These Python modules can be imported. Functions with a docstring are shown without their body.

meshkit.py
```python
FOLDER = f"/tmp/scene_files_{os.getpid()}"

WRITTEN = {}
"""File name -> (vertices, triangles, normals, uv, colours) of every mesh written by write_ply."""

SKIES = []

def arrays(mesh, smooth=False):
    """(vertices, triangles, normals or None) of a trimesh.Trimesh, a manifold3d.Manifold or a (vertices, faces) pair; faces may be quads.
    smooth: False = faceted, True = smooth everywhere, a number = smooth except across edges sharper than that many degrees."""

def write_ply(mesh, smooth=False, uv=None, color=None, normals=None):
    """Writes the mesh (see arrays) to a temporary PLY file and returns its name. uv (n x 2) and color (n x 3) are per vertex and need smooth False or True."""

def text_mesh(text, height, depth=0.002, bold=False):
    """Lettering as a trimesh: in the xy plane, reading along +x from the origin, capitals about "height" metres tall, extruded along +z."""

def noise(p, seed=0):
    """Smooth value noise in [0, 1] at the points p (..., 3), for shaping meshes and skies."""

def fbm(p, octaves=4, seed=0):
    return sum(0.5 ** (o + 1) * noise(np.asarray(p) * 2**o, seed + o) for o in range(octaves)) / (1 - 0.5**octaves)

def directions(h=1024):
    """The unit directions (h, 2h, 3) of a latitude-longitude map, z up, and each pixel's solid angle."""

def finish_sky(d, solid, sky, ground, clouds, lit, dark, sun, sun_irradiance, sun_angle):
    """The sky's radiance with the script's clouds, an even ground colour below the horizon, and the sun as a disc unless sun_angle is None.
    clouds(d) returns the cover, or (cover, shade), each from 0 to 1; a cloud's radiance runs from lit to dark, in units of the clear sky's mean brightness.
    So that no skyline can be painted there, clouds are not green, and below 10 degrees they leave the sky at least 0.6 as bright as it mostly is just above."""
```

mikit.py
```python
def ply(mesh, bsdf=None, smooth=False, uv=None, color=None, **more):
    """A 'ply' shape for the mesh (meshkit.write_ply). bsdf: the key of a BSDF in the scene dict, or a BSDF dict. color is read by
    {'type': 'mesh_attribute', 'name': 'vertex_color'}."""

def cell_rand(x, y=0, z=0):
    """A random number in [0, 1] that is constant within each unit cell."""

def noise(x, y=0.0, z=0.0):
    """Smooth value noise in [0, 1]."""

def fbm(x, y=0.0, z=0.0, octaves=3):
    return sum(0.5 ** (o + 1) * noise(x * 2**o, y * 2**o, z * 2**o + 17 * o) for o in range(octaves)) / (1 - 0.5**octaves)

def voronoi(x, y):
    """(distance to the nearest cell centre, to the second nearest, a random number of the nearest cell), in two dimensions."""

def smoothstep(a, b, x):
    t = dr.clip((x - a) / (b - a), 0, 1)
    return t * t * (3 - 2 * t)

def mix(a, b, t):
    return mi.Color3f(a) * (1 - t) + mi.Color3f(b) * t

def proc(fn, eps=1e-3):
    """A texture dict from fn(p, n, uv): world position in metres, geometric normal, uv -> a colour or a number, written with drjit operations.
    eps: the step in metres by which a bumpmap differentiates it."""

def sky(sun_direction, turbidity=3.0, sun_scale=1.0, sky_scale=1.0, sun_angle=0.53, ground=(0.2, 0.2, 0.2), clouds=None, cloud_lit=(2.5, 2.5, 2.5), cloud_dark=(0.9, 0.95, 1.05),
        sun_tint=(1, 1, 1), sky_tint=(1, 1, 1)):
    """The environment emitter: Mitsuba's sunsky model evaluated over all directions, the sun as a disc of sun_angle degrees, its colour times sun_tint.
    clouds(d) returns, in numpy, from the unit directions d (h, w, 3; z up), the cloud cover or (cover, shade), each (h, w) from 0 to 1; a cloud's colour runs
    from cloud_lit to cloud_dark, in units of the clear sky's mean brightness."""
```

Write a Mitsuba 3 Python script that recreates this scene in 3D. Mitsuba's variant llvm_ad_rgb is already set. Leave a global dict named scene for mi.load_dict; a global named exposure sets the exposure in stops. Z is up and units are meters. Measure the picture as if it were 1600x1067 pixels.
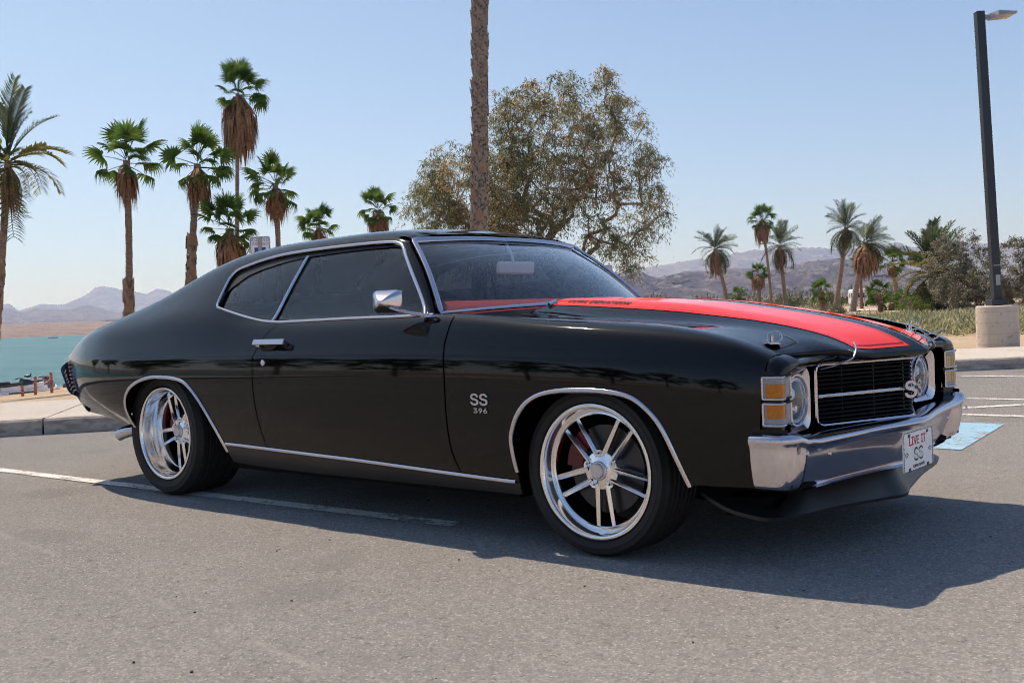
import math, random
import numpy as np, trimesh, shapely, drjit as dr, mitsuba as mi, mikit, meshkit
from scipy.interpolate import PchipInterpolator as PCH
from scipy.ndimage import gaussian_filter1d
T = mi.ScalarTransform4f
rng = np.random.default_rng(7)
scene, labels = {}, {}

# ------------------------------------------------------------------ camera, sky, exposure
# metres; x runs along the car towards its nose, origin on the asphalt under the front axle
CAM = np.array([2.2907, -3.9965, .9015]); YAW, PITCH, ROLL, FPX = .7026, -.0252, -.0393, 1659.4
FWD = np.array([-math.cos(PITCH)*math.sin(YAW), math.cos(PITCH)*math.cos(YAW), math.sin(PITCH)])
RGT = np.cross(FWD, [0, 0, 1]); RGT /= np.linalg.norm(RGT)
UPV = np.cross(RGT, FWD); UPV = -RGT*math.sin(ROLL) + UPV*math.cos(ROLL)
SUN = (-.62, .085, 1.0)
exposure = 1.9
scene['camera'] = dict(type='perspective', fov=math.degrees(2*math.atan(800/FPX)), fov_axis='x', near_clip=.05, far_clip=60000.,
                       to_world=T().look_at(origin=CAM.tolist(), target=(CAM+FWD).tolist(), up=UPV.tolist()))
scene['daylight'] = mikit.sky(SUN, turbidity=4.0)

# ------------------------------------------------------------------ helpers
def nrm(v):
    v = np.asarray(v, float); return v/(np.linalg.norm(v, axis=-1, keepdims=True)+1e-12)
def key(name):
    if name not in scene and name not in labels: return name
    k = 1
    while f'{name}_{k:03d}' in scene or f'{name}_{k:03d}' in labels: k += 1
    return f'{name}_{k:03d}'
def obj(name, mesh, mat, parent=None, smooth=30, normals=None, M=None, uv=None, **tag):
    k = key((parent+'__' if parent else '')+name)
    if isinstance(mesh, dict): d = dict(mesh)
    elif normals is not None:
        d = dict(type='ply', filename=meshkit.write_ply(mesh, normals=normals), face_normals=False, bsdf=dict(type='ref', id=mat))
    else: d = mikit.ply(mesh, mat, smooth=smooth, uv=uv)
    if M is not None: d['to_world'] = T(M)
    scene[k] = d
    if tag: labels[k] = tag
    return k
def thing(name, label, category, group=None):
    k = key(name); labels[k] = dict(label=label, category=category)
    if group: labels[k]['group'] = group
    return k
def cat(*ms):
    ms = [m for m in (ms[0] if len(ms) == 1 and isinstance(ms[0], (list, tuple)) and not isinstance(ms[0][0], np.ndarray) else ms)]
    V, F, n = [], [], 0
    for m in ms:
        v, f = (m.vertices, m.faces) if hasattr(m, 'faces') else m
        V.append(np.asarray(v, float)); F.append(np.asarray(f)+n); n += len(v)
    return np.vstack(V), np.vstack(F)
def flipy(m):
    v, f = (m.vertices, m.faces) if hasattr(m, 'faces') else m
    return np.asarray(v, float)*[1, -1, 1], np.asarray(f)[:, ::-1]
def tf(m, M):
    v, f = (m.vertices, m.faces) if hasattr(m, 'faces') else m
    M = np.asarray(M, float); return np.asarray(v) @ M[:3, :3].T + M[:3, 3], np.asarray(f)
def frame(o, x, y, z):
    M = np.eye(4); M[:3, 0], M[:3, 1], M[:3, 2], M[:3, 3] = x, y, z, o; return M
def move(x, y, z, rz=0., s=1.):
    c, d = math.cos(rz)*s, math.sin(rz)*s
    return np.array([[c, -d, 0, x], [d, c, 0, y], [0, 0, s, z], [0, 0, 0, 1.]])
def box(x0, x1, y0, y1, z0, z1, r=0.):
    "a box with chamfered edges"
    if r <= 0:
        b = trimesh.creation.box((x1-x0, y1-y0, z1-z0)); b.apply_translation(((x0+x1)/2, (y0+y1)/2, (z0+z1)/2)); return b
    P = []
    for sx in (-1, 1):
        for sy in (-1, 1):
            for sz in (-1, 1):
                for a in range(3):
                    c = np.array([(x1-x0)/2, (y1-y0)/2, (z1-z0)/2])-r; c[a] += r; P.append(c*[sx, sy, sz])
    h = trimesh.convex.convex_hull(np.array(P)); h.apply_translation(((x0+x1)/2, (y0+y1)/2, (z0+z1)/2)); return h
def quads(n, m, closed=False):
    a = np.arange(n*m).reshape(n, m)
    if closed: a = np.hstack([a, a[:, :1]])
    q = np.stack([a[:-1, :-1], a[1:, :-1], a[1:, 1:], a[:-1, 1:]], -1).reshape(-1, 4)
    return np.vstack([q[:, [0, 1, 2]], q[:, [0, 2, 3]]])
def lathe(prof, axis='y', n=48, o=(0, 0, 0), a0=0., a1=2*math.pi):
    "prof: (radius, along) points; rotated about the axis through o"
    prof = np.asarray(prof, float); full = abs(a1-a0-2*math.pi) < 1e-6
    th = np.linspace(a0, a1, n, endpoint=not full)
    c, s = np.cos(th)[:, None]*prof[:, 0], np.sin(th)[:, None]*prof[:, 0]; h = np.broadcast_to(prof[:, 1], c.shape)
    P = dict(y=np.stack([c, h, s], -1), z=np.stack([c, -s, h], -1), x=np.stack([h, s, c], -1))[axis]
    if full: P = np.concatenate([P, P[:1]])
    v, f = P.reshape(-1, 3)+o, quads(len(P), P.shape[1])
    m = trimesh.Trimesh(v, f, process=True, merge_norm=True, merge_tex=True)
    return np.array(m.vertices), np.array(m.faces)
def sweep(path, prof, up=(0, 0, 1), closed=False, cap=True):
    "prof: closed loop of (side, up) offsets swept along the path; up: one vector or one for each point"
    path = np.asarray(path, float); prof = np.asarray(prof, float)
    t = nrm(np.gradient(path, axis=0)) if not closed else nrm(np.roll(path, -1, 0)-np.roll(path, 1, 0))
    up = np.broadcast_to(np.asarray(up, float), path.shape)
    s = nrm(np.cross(t, up)); u = np.cross(s, t)
    P = path[:, None]+s[:, None]*prof[None, :, :1]+u[:, None]*prof[None, :, 1:]
    n, m = P.shape[:2]
    if closed: P = np.concatenate([P, P[:1]])
    f = quads(len(P), m, True); v = P.reshape(-1, 3)
    if cap and not closed:
        k = len(v); v = np.vstack([v, path[:1], path[-1:]]); i = np.arange(m); j = (i+1) % m
        f = np.vstack([f, np.stack([i, j, i*0+k], 1), np.stack([j+(n-1)*m, i+(n-1)*m, i*0+k+1], 1)])
    return v, f
def ring(r, n=8, e=1.): a = np.arange(n)*2*math.pi/n; return np.stack([r*np.cos(a), r*e*np.sin(a)], 1)
def tube(path, r, n=8):
    path = np.asarray(path, float); r = np.broadcast_to(np.asarray(r, float), (len(path),))
    t = nrm(np.gradient(path, axis=0)); up = np.array([0, 0, 1.]) if abs(t[:, 2]).mean() < .8 else np.array([1., 0, 0])
    s = nrm(np.cross(t, up)); u = np.cross(s, t); a = np.arange(n)*2*math.pi/n
    P = path[:, None]+(s[:, None]*np.cos(a)[None, :, None]+u[:, None]*np.sin(a)[None, :, None])*r[:, None, None]
    v = P.reshape(-1, 3); f = quads(len(path), n, True); k = len(v); i = np.arange(n); j = (i+1) % n; o = (len(path)-1)*n
    return np.vstack([v, path[:1], path[-1:]]), np.vstack([f, np.stack([i, j, i*0+k], 1), np.stack([j+o, i+o, i*0+k+1], 1)])
def spline(pts, n):
    pts = np.asarray(pts, float); d = np.r_[0, np.cumsum(np.linalg.norm(np.diff(pts, axis=0), axis=1))]
    return PCH(d, pts, axis=0)(np.linspace(0, d[-1], n))
def smoothline(pts, n, k=3.):
    p = spline(pts, n); q = gaussian_filter1d(p, k, axis=0, mode='nearest'); w = np.clip(np.minimum(np.arange(n), np.arange(n)[::-1])/(2*k), 0, 1)[:, None]
    return p*(1-w)+q*w
def gridmesh(P):
    "(vertices, faces, normals) of a grid of points"
    N = nrm(np.cross(np.gradient(P, axis=0), np.gradient(P, axis=1)))
    return P.reshape(-1, 3), quads(*P.shape[:2]), N.reshape(-1, 3)
def clip(m, s):
    "the part of (v, f, n) where the per-vertex value s is positive"
    v, f, n = m; ins = s > 0; c = ins[f].sum(1); keep = [f[c == 3]]; V, N, A = [v], [n], len(v); cache = {}
    nv, nn, nf = [], [], []
    def cut(i, j):
        k = (min(i, j), max(i, j))
        if k not in cache:
            t = s[i]/(s[i]-s[j]); cache[k] = A+len(nv); nv.append(v[i]+(v[j]-v[i])*t); nn.append(n[i]+(n[j]-n[i])*t)
        return cache[k]
    for tri in f[(c == 1) | (c == 2)]:
        for r in range(3):
            a, b, d = np.roll(tri, -r)
            if c_one(ins, a, b, d): nf.append((a, cut(a, b), cut(a, d))); break
            if c_two(ins, a, b, d): p, q = cut(a, d), cut(b, d); nf += [(a, b, q), (a, q, p)]; break
    v2 = np.vstack([v]+([np.array(nv)] if nv else [])); n2 = np.vstack([n]+([np.array(nn)] if nn else []))
    f2 = np.vstack(keep+([np.array(nf)] if nf else []))
    u, inv = np.unique(f2, return_inverse=True)
    return v2[u], inv.reshape(f2.shape), nrm(n2[u])
def c_one(i, a, b, d): return i[a] and not i[b] and not i[d]
def c_two(i, a, b, d): return i[a] and i[b] and not i[d]
def sdist(p, poly):
    "signed distance of 2-d points to a closed polygon, positive inside"
    poly = np.asarray(poly, float); a, b = poly, np.roll(poly, -1, 0); best = np.full(len(p), 1e9); ins = np.zeros(len(p), bool)
    for q, r in zip(a, b):
        e = r-q; t = np.clip(((p-q) @ e)/(e @ e+1e-15), 0, 1); best = np.minimum(best, np.linalg.norm(p-q-t[:, None]*e, axis=1))
        with np.errstate(divide='ignore', invalid='ignore'):
            hit = ((q[1] > p[:, 1]) != (r[1] > p[:, 1])) & (p[:, 0] < (r[0]-q[0])*(p[:, 1]-q[1])/(r[1]-q[1])+q[0])
        ins ^= hit
    return np.where(ins, best, -best)
def mirror3(m): return m[0]*[1, -1, 1], m[1][:, ::-1], m[2]*[1, -1, 1]
def letters(text, h, depth=.003, bold=True, stretch=1.):
    t = meshkit.text_mesh(text, h, depth, bold); v = np.array(t.vertices); v[:, 0] -= (v[:, 0].min()+v[:, 0].max())/2; v[:, 0] *= stretch
    return v, np.array(t.faces)

# ------------------------------------------------------------------ materials
def rgb(*c): return dict(type='rgb', value=list(c))
def mat(k, **d): scene[k] = dict(type='twosided', b=d) if d['type'] not in ('dielectric', 'thindielectric', 'principledthin', 'null') else d; return k
def P_(k, c, rough=.5, **d): return mat(k, type='principled', base_color=c if isinstance(c, dict) else rgb(*c), roughness=rough, **d)
fbm, noise, vor, mixc, sst, crand = mikit.fbm, mikit.noise, mikit.voronoi, mikit.mix, mikit.smoothstep, mikit.cell_rand
P_('paint_black', (.0014, .0014, .0020), .012, specular=.38)
P_('paint_red', (.84, .032, .012), .05, specular=.5)
P_('paint_darkred', (.10, .004, .004), .1)
P_('black_plastic', (.008, .008, .009), .42)
P_('black_satin', (.012, .012, .013), .3)
P_('rubber', mikit.proc(lambda p, n, uv: mixc((.012, .012, .013), (.022, .021, .021), fbm(p.x*40, p.y*40, p.z*40))), .62, specular=.35)
P_('under_black', (.004, .004, .004), .9, specular=.1)
P_('interior', (.012, .012, .013), .7)
P_('dash_red', (.33, .022, .022), .55)
mat('chrome', type='roughconductor', material='Cr', alpha=.012, distribution='ggx')
mat('wheel_chrome', type='roughconductor', material='Al', alpha=.015, distribution='ggx')
mat('chrome_satin', type='roughconductor', material='Cr', alpha=.16, distribution='ggx')
mat('brake_steel', type='roughconductor', material='Cr', alpha=.25, distribution='ggx')
P_('disc_dark', (.06, .06, .062), .35, metallic=.8)
P_('caliper_red', (.10, .005, .010), .35)
mat('glass_tint', type='thindielectric', int_ior=1.40, specular_transmittance=rgb(.04, .04, .045))
mat('glass_screen', type='thindielectric', int_ior=1.52, specular_transmittance=rgb(.72, .78, .77))
mat('glass_lamp', type='thindielectric', int_ior=1.5)
P_('amber', mikit.proc(lambda p, n, uv: mixc((.42, .12, .006), (.62, .20, .012), noise(p.x*300, p.y*300, p.z*260))), .18)
P_('amber_pale', mikit.proc(lambda p, n, uv: mixc((.50, .27, .10), (.62, .45, .25), sst(.3, .7, noise(p.y*260, 0, 3)))), .25)
P_('lens_grey', (.30, .30, .32), .22)
P_('lamp_dark', (.05, .055, .06), .25)
P_('lamp_pearl', (.62, .64, .68), .2)
P_('mirror_back', (.82, .84, .85), .25)
P_('white_print', (.80, .80, .80), .4)
P_('black_print', (.012, .012, .012), .4)
P_('plate_red', (.42, .02, .02), .4)
P_('tail_red', (.30, .008, .01), .15)
# ------------------------------------------------------------------ setting: land, water, asphalt, kerbs, mountains
fb = meshkit.fbm
KERB = smoothline([(-30, -28, 0), (-14.5, -9.1, 0), (-9.4, -2.6, 0), (-7.22, .2, 0), (-6.6, 1.0, 0), (-5.6, 2.6, 0), (-4.4, 5.2, 0), (-3.2, 7.9, 0), (-1.92, 9.36, 0), (-1.31, 9.87, 0), (3, 13.4, 0), (9, 18.5, 0), (30, 36, 0)], 900, 4.)[:, :2]
_t = nrm(np.gradient(KERB, axis=0)); KN = np.stack([-_t[:, 1], _t[:, 0]], 1)       # towards the lake
WALK = 2.75
BACK = KERB+KN*WALK
LAKE = np.array([(-30, -80), (-43, -30), (-50, 5), (-57.0, 20), (-61, 28), (-70, 40), (-100, 68), (-300, 205), (-900, 640), (-1010, 500), (-960, 330), (-905, 150), (-860, -100), (-700, -900), (-60, -900)])
WATER_Z = -2.45
def land_z(x, y):
    p = np.stack([x, y], -1).reshape(-1, 2); d = sdist(p, LAKE); d0 = np.linalg.norm(p, axis=1)
    z = np.interp(d, [-60, -42, -30, -12, 0, 6, 40], [.10, .04, -.5, -1.75, -2.42, -2.9, -5.0])
    far = sst_(d0, 700, 3200)
    z = np.where((d < 0) & (d0 > 650), np.maximum(-2.40, -2.40+np.minimum(-d, 400)*.010+far*26), z)
    z = z+(fb(np.stack([p[:, 0]*.12, p[:, 1]*.12, 0*p[:, 0]], 1), 3)-.5)*.10*np.clip((d0-26)/20, 0, 1)*np.clip(-d/6, 0, 1)
    kd = np.min(np.linalg.norm(p[:, None]-KERB[None, ::12], axis=2), axis=1)
    j = np.argmin(np.linalg.norm(p[:, None]-KERB[None, ::12], axis=2), axis=1); side = ((p-KERB[::12][j])*KN[::12][j]).sum(1)
    z = np.where(side < WALK+.02, np.where(d0 < 200, -.07, z), np.where(kd < 9, np.maximum(np.minimum(z, .11), .11-(np.clip(kd-2.9, 0, 9))*.012) if False else np.minimum(z, .11)+0, z))
    return z.reshape(np.shape(x))
def sst_(x, a, b):
    t = np.clip((x-a)/(b-a), 0, 1); return t*t*(3-2*t)
rr_ = np.concatenate([np.linspace(0.01, 30, 60), np.geomspace(30.8, 14000, 150)]); aa_ = np.radians(np.concatenate([np.linspace(60, 190, 420), np.linspace(191, 419, 90)]))
R_, A_ = np.meshgrid(rr_, aa_, indexing='ij'); X_, Y_ = CAM[0]+R_*np.cos(A_), CAM[1]+R_*np.sin(A_)
gm = gridmesh(np.stack([X_, Y_, land_z(X_, Y_)], -1))
gm = gm if gm[2][:, 2].mean() > 0 else (gm[0], gm[1][:, ::-1], -gm[2])
def sand(p, n, uv):
    a, b = fbm(p.x*.35, p.y*.35, 0, 4), fbm(p.x*5, p.y*5, 2, 3)
    c = mixc((.34, .255, .175), (.46, .36, .26), a); c = mixc(c, (.27, .21, .15), sst(.55, .75, b)*.6)
    far = sst(300., 1200., dr.sqrt(p.x*p.x+p.y*p.y)); return mixc(c, mixc(mixc((.30, .215, .18), (.20, .145, .12), fbm(p.x*.006, p.y*.02, 5, 4)), (.13, .105, .085), sst(.52, .72, fbm(p.x*.03, p.y*.05, 1, 4))*.8), far)
mat('sand', type='bumpmap', arbitrary=mikit.proc(lambda p, n, uv: fbm(p.x*6, p.y*6, 0, 3)*.05+fbm(p.x*40, p.y*40, 1, 2)*.01, .01), scale=1., b=dict(type='principled', base_color=mikit.proc(sand), roughness=.95, specular=.2))
obj('ground', gm[:2], 'sand', normals=gm[2], kind='structure')
# lake
wl = np.array([(-40, -60), (-48, 10), (-55, 24), (-66, 40), (-95, 66), (-300, 212), (-960, 700), (-1100, 560), (-1060, 330), (-1000, 130), (-930, -300), (-60, -300)])
def waves(p, n, uv):
    return (fbm(p.x*.9, p.y*1.6, 0, 3)*.40+fbm(p.x*3.1+7, p.y*4.3, 3, 3)*.30+noise(p.x*9, p.y*9, 5)*.10)
mat('water', type='bumpmap', arbitrary=mikit.proc(waves, .02), scale=1., b=dict(type='principled', base_color=mikit.proc(lambda p, n, uv: mixc((.070, .195, .205), (.11, .255, .26), fbm(p.x*.05, p.y*.16, 0, 3))), roughness=.07, specular=.5))
wp_ = trimesh.creation.triangulate_polygon(shapely.Polygon(wl), engine='earcut'); obj('lake', (np.column_stack([wp_[0], np.full(len(wp_[0]), WATER_Z)]), wp_[1]), 'water', kind='structure', smooth=False)
# asphalt: one sheet up to the kerb
ap = np.vstack([KERB+KN*.01, [(60, 36), (70, -70), (-30, -70)]]); tp = trimesh.creation.triangulate_polygon(shapely.Polygon(ap), engine='earcut')
def asph(p, n, uv):
    d1, d2, r = vor(p.x*150, p.y*150); e1, e2, r2 = vor(p.x*52+3, p.y*52)
    big = fbm(p.x*.55, p.y*.55, 0, 4); mid = fbm(p.x*3.2, p.y*3.2, 4, 3)
    c = mixc((.188, .180, .176), (.258, .248, .243), big*.55+mid*.45)
    c = c*(.80+.42*r*r)*(.92+.16*r2)
    c = mixc(c, (.050, .048, .047), sst(.66, .84, fbm(p.x*75, p.y*75, 9, 3))*.5)
    c = mixc(c, (.40, .385, .365), sst(.965, .985, r)*.5)
    st = sst(.60, .72, fbm(p.x*.9+5, p.y*.9, 7, 4)); c = mixc(c, (.26, .25, .245), st*.35)
    tr = sst(.025, .0, dr.abs(p.y+2.25+.16*p.x+.05*(fbm(p.x*1.2, 0, 3)-.5)))*sst(.40, .62, fbm(p.x*5, p.y*5, 1, 3)); c = mixc(c, (.30, .29, .28), tr*.35)
    for cx, cy, R, w in ((3.6, -9.4, 7.3, .035), (3.9, -9.0, 6.35, .022), (-9.5, 4.0, 8.4, .03)):
        rd = dr.abs(dr.sqrt((p.x-cx)*(p.x-cx)+(p.y-cy)*(p.y-cy))-R-.05*(fbm(p.x*1.3, p.y*1.3, 6, 2)-.5)); c = mixc(c, (.33, .32, .31), sst(w, 0, rd)*sst(.42, .6, fbm(p.x*7, p.y*7, 2, 3))*.45)
    oil = sst(.70, .80, fbm(p.x*1.7, p.y*1.7, 21, 3)); c = mixc(c, (.12, .115, .112), oil*.30)
    return c
mat('asphalt_mat', type='bumpmap', arbitrary=mikit.proc(lambda p, n, uv: (vor(p.x*150, p.y*150)[0]*.0028+fbm(p.x*30, p.y*30, 0, 2)*.004), .0012), scale=1., b=dict(type='principled', base_color=mikit.proc(asph), roughness=.88, specular=.3))
obj('asphalt', (np.column_stack([tp[0], 0*tp[0][:, 0]]), tp[1]), 'asphalt_mat', kind='structure', smooth=False)
# painted lines and the blue patch, worn through to the asphalt
def worn(col, lo, hi):
    return mikit.proc(lambda p, n, uv: mixc(mixc(col, tuple(c*.8 for c in col), fbm(p.x*4, p.y*4, 0, 3)), asph(p, n, uv), sst(lo, hi, fbm(p.x*42, p.y*42, 3, 3)*.6+fbm(p.x*6, p.y*6, 8, 2)*.4)))
P_('line_paint', worn((.62, .60, .56), .52, .66), .8); P_('blue_paint', worn((.24, .42, .56), .52, .70), .8)
def flat(poly, z=.004):
    v, f = trimesh.creation.triangulate_polygon(shapely.Polygon(poly), engine='earcut'); return np.column_stack([v, np.full(len(v), z)]), f
def stripe_line(a, b, w):
    a, b = np.array(a), np.array(b); n = nrm(np.array([-(b-a)[1], (b-a)[0]]))*w/2; return [a+n, b+n, b-n, a-n]
for a, b, w in (((-9.6, -1.02), (-.88, -.672), .095), ((-3.0, 8.52), (6, 8.46), .10), ((-2.6, 5.79), (5, 5.70), .10), ((-1.2, 4.13), (.9, 6.45), .10), ((-2.2, 4.44), (5, 4.36), .10)):
    obj('parking_line', flat(stripe_line(a, b, w)), 'line_paint', 'asphalt', smooth=False, kind='structure')
obj('blue_marking', flat([(-1.35, 3.88), (.115, 3.868), (.262, 2.455), (-1.25, 2.50)]), 'blue_paint', 'asphalt', smooth=False, kind='structure')
# kerb stones and pavement slabs, one by one with open joints
def conc(base, dark):
    def fn(p, n, uv):
        a, b = fbm(p.x*2.2, p.y*2.2, p.z*2, 4), fbm(p.x*26, p.y*26, p.z*26, 3)
        c = mixc(base, tuple(k*.80 for k in base), a); c = mixc(c, dark, sst(.50, .78, b)*.45)
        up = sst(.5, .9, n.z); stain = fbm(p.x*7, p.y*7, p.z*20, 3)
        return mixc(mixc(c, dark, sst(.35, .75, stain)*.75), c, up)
    return mikit.proc(fn)
mat('kerb_concrete', type='bumpmap', arbitrary=mikit.proc(lambda p, n, uv: fbm(p.x*35, p.y*35, p.z*35, 3)*.008, .004), scale=1., b=dict(type='principled', base_color=conc((.44, .395, .35), (.17, .145, .13)), roughness=.9, specular=.25))
mat('slab_concrete', type='bumpmap', arbitrary=mikit.proc(lambda p, n, uv: fbm(p.x*50, p.y*50, p.z*50, 3)*.004, .004), scale=1., b=dict(type='principled', base_color=conc((.46, .425, .38), (.33, .295, .26)), roughness=.9, specular=.25))
cum = np.r_[0, np.cumsum(np.linalg.norm(np.diff(KERB, axis=0), axis=1))]
def kp(s, off=0.): return np.stack([np.interp(s, cum, KERB[:, i]+KN[:, i]*off) for i in (0, 1)], -1)
s_joint = np.interp(.48, KERB[:, 1], cum)       # the joint seen behind the car's tail
obj('pavement', flat(np.vstack([kp(np.linspace(cum[0], cum[-1], 300), .03), kp(np.linspace(cum[0], cum[-1], 300)[::-1], WALK-.03)]), .085), 'sand', kind='structure', smooth=False)
LEN = 2.95
for k in range(-6, 11):
    s0, s1 = s_joint+k*LEN+.009, s_joint+(k+1)*LEN-.009
    if s0 < 1 or s1 > cum[-1]-1: continue
    s = np.linspace(s0, s1, 12)
    jit = (fb(np.stack([s*9, s*0, s*0+k], 1), 3, 3)-.5)*.020
    prof = [(0.0, -.05, 0), (.004, .02, 0), (.012, .122, 1), (.030, .141, 1.), (.17, .143, 0), (.17, -.05, 0)]
    G = np.stack([np.column_stack([kp(s, 0)+(kp(s, 1)-kp(s, 0))*(o+abs(0)*j)+0*kp(s, 0), z-np.clip(jit, -.004, 1)*j]) for o, z, j in prof], 1)
    v = G.reshape(-1, 3); n_ = len(prof); f = quads(12, n_); c0, c1 = np.arange(n_), np.arange(n_)+11*n_
    f = np.vstack([f, [[c0[0], c0[i], c0[i+1]] for i in range(1, n_-1)], [[c1[0], c1[i+1], c1[i]] for i in range(1, n_-1)]])
    obj('kerb_stone', (v, f), 'kerb_concrete', 'pavement', smooth=False)
    for o0, o1 in ((.182, WALK),):
        z = .139; G = np.stack([np.column_stack([kp(s, o), np.full(12, zz)]) for o, zz in ((o0, .03), (o0, z-.004), (o0+.012, z), (o1-.012, z), (o1, z-.004), (o1, -.02))], 1)
        v = G.reshape(-1, 3); f = quads(12, 6); c0, c1 = np.arange(6), np.arange(6)+66
        f = np.vstack([f, [[c0[0], c0[i], c0[i+1]] for i in range(1, 5)], [[c1[0], c1[i+1], c1[i]] for i in range(1, 5)]])
        obj('slab', (v, f), 'slab_concrete', 'pavement', smooth=False)
# mountains: real relief, crests measured as slope angles from the shore
def mountain(name, tab, D, W, cseed, rough, m, a_pad=.25):
    t = np.array(sorted(tab)); a = np.linspace(t[0, 0]-a_pad, t[-1, 0]+a_pad, 520); e = np.interp(a, t[:, 0], t[:, 1]); e = e*np.clip(1-np.maximum(np.maximum(t[0, 0]-a, a-t[-1, 0]), 0)/a_pad*.6, .3, 1)
    r = np.linspace(0, 1, 90); A2, R2 = np.meshgrid(a, r, indexing='ij')
    base = np.where(R2 < .5, (R2/.5)**1.25, np.maximum(1-(R2-.5)/.5, 0)**1.1); rad = D-W/2+W*R2
    x, y = CAM[0]+rad*np.cos(A2), CAM[1]+rad*np.sin(A2)
    q = np.stack([x, y, 0*x+cseed*1000], -1)/(D*.034); rg = 1-np.abs(2*fb(q, 5, cseed)-1); rg2 = 1-np.abs(2*fb(q*3.3+9, 4, cseed+5)-1)
    env = np.clip(np.minimum(R2/.08, (1-R2)/.08), 0, 1)
    h = e[:, None]*D*(base*(1-rough*.5*(1-base)*2*(1-rg))+rough*.55*base*(1-base)*2*(rg-.5)+rough*.16*(rg2-.6)*(.3+base*.7))*env
    h = np.maximum(h, 0)+np.where(D > 3000, .9, .9)
    obj(name, gridmesh(np.stack([x, y, h-3*(1-env)-4*(R2 < .02)], -1))[:2], m, kind='structure', smooth=True)
def rock(c0, c1, c2, k):
    def fn(p, n, uv):
        a, b = fbm(p.x*.004*k, p.y*.004*k, p.z*.012*k, 5), fbm(p.x*.03*k, p.y*.03*k, p.z*.05*k, 3)
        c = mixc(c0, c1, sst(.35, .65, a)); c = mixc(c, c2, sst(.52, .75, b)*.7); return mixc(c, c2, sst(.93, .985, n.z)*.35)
    return mikit.proc(fn)
P_('rock_near', rock((.058, .050, .058), (.105, .090, .096), (.20, .172, .165), 1.4), .95, specular=.1)
P_('rock_far', rock((.10, .085, .085), (.14, .12, .115), (.19, .16, .15), .6), .95, specular=.1)
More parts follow.
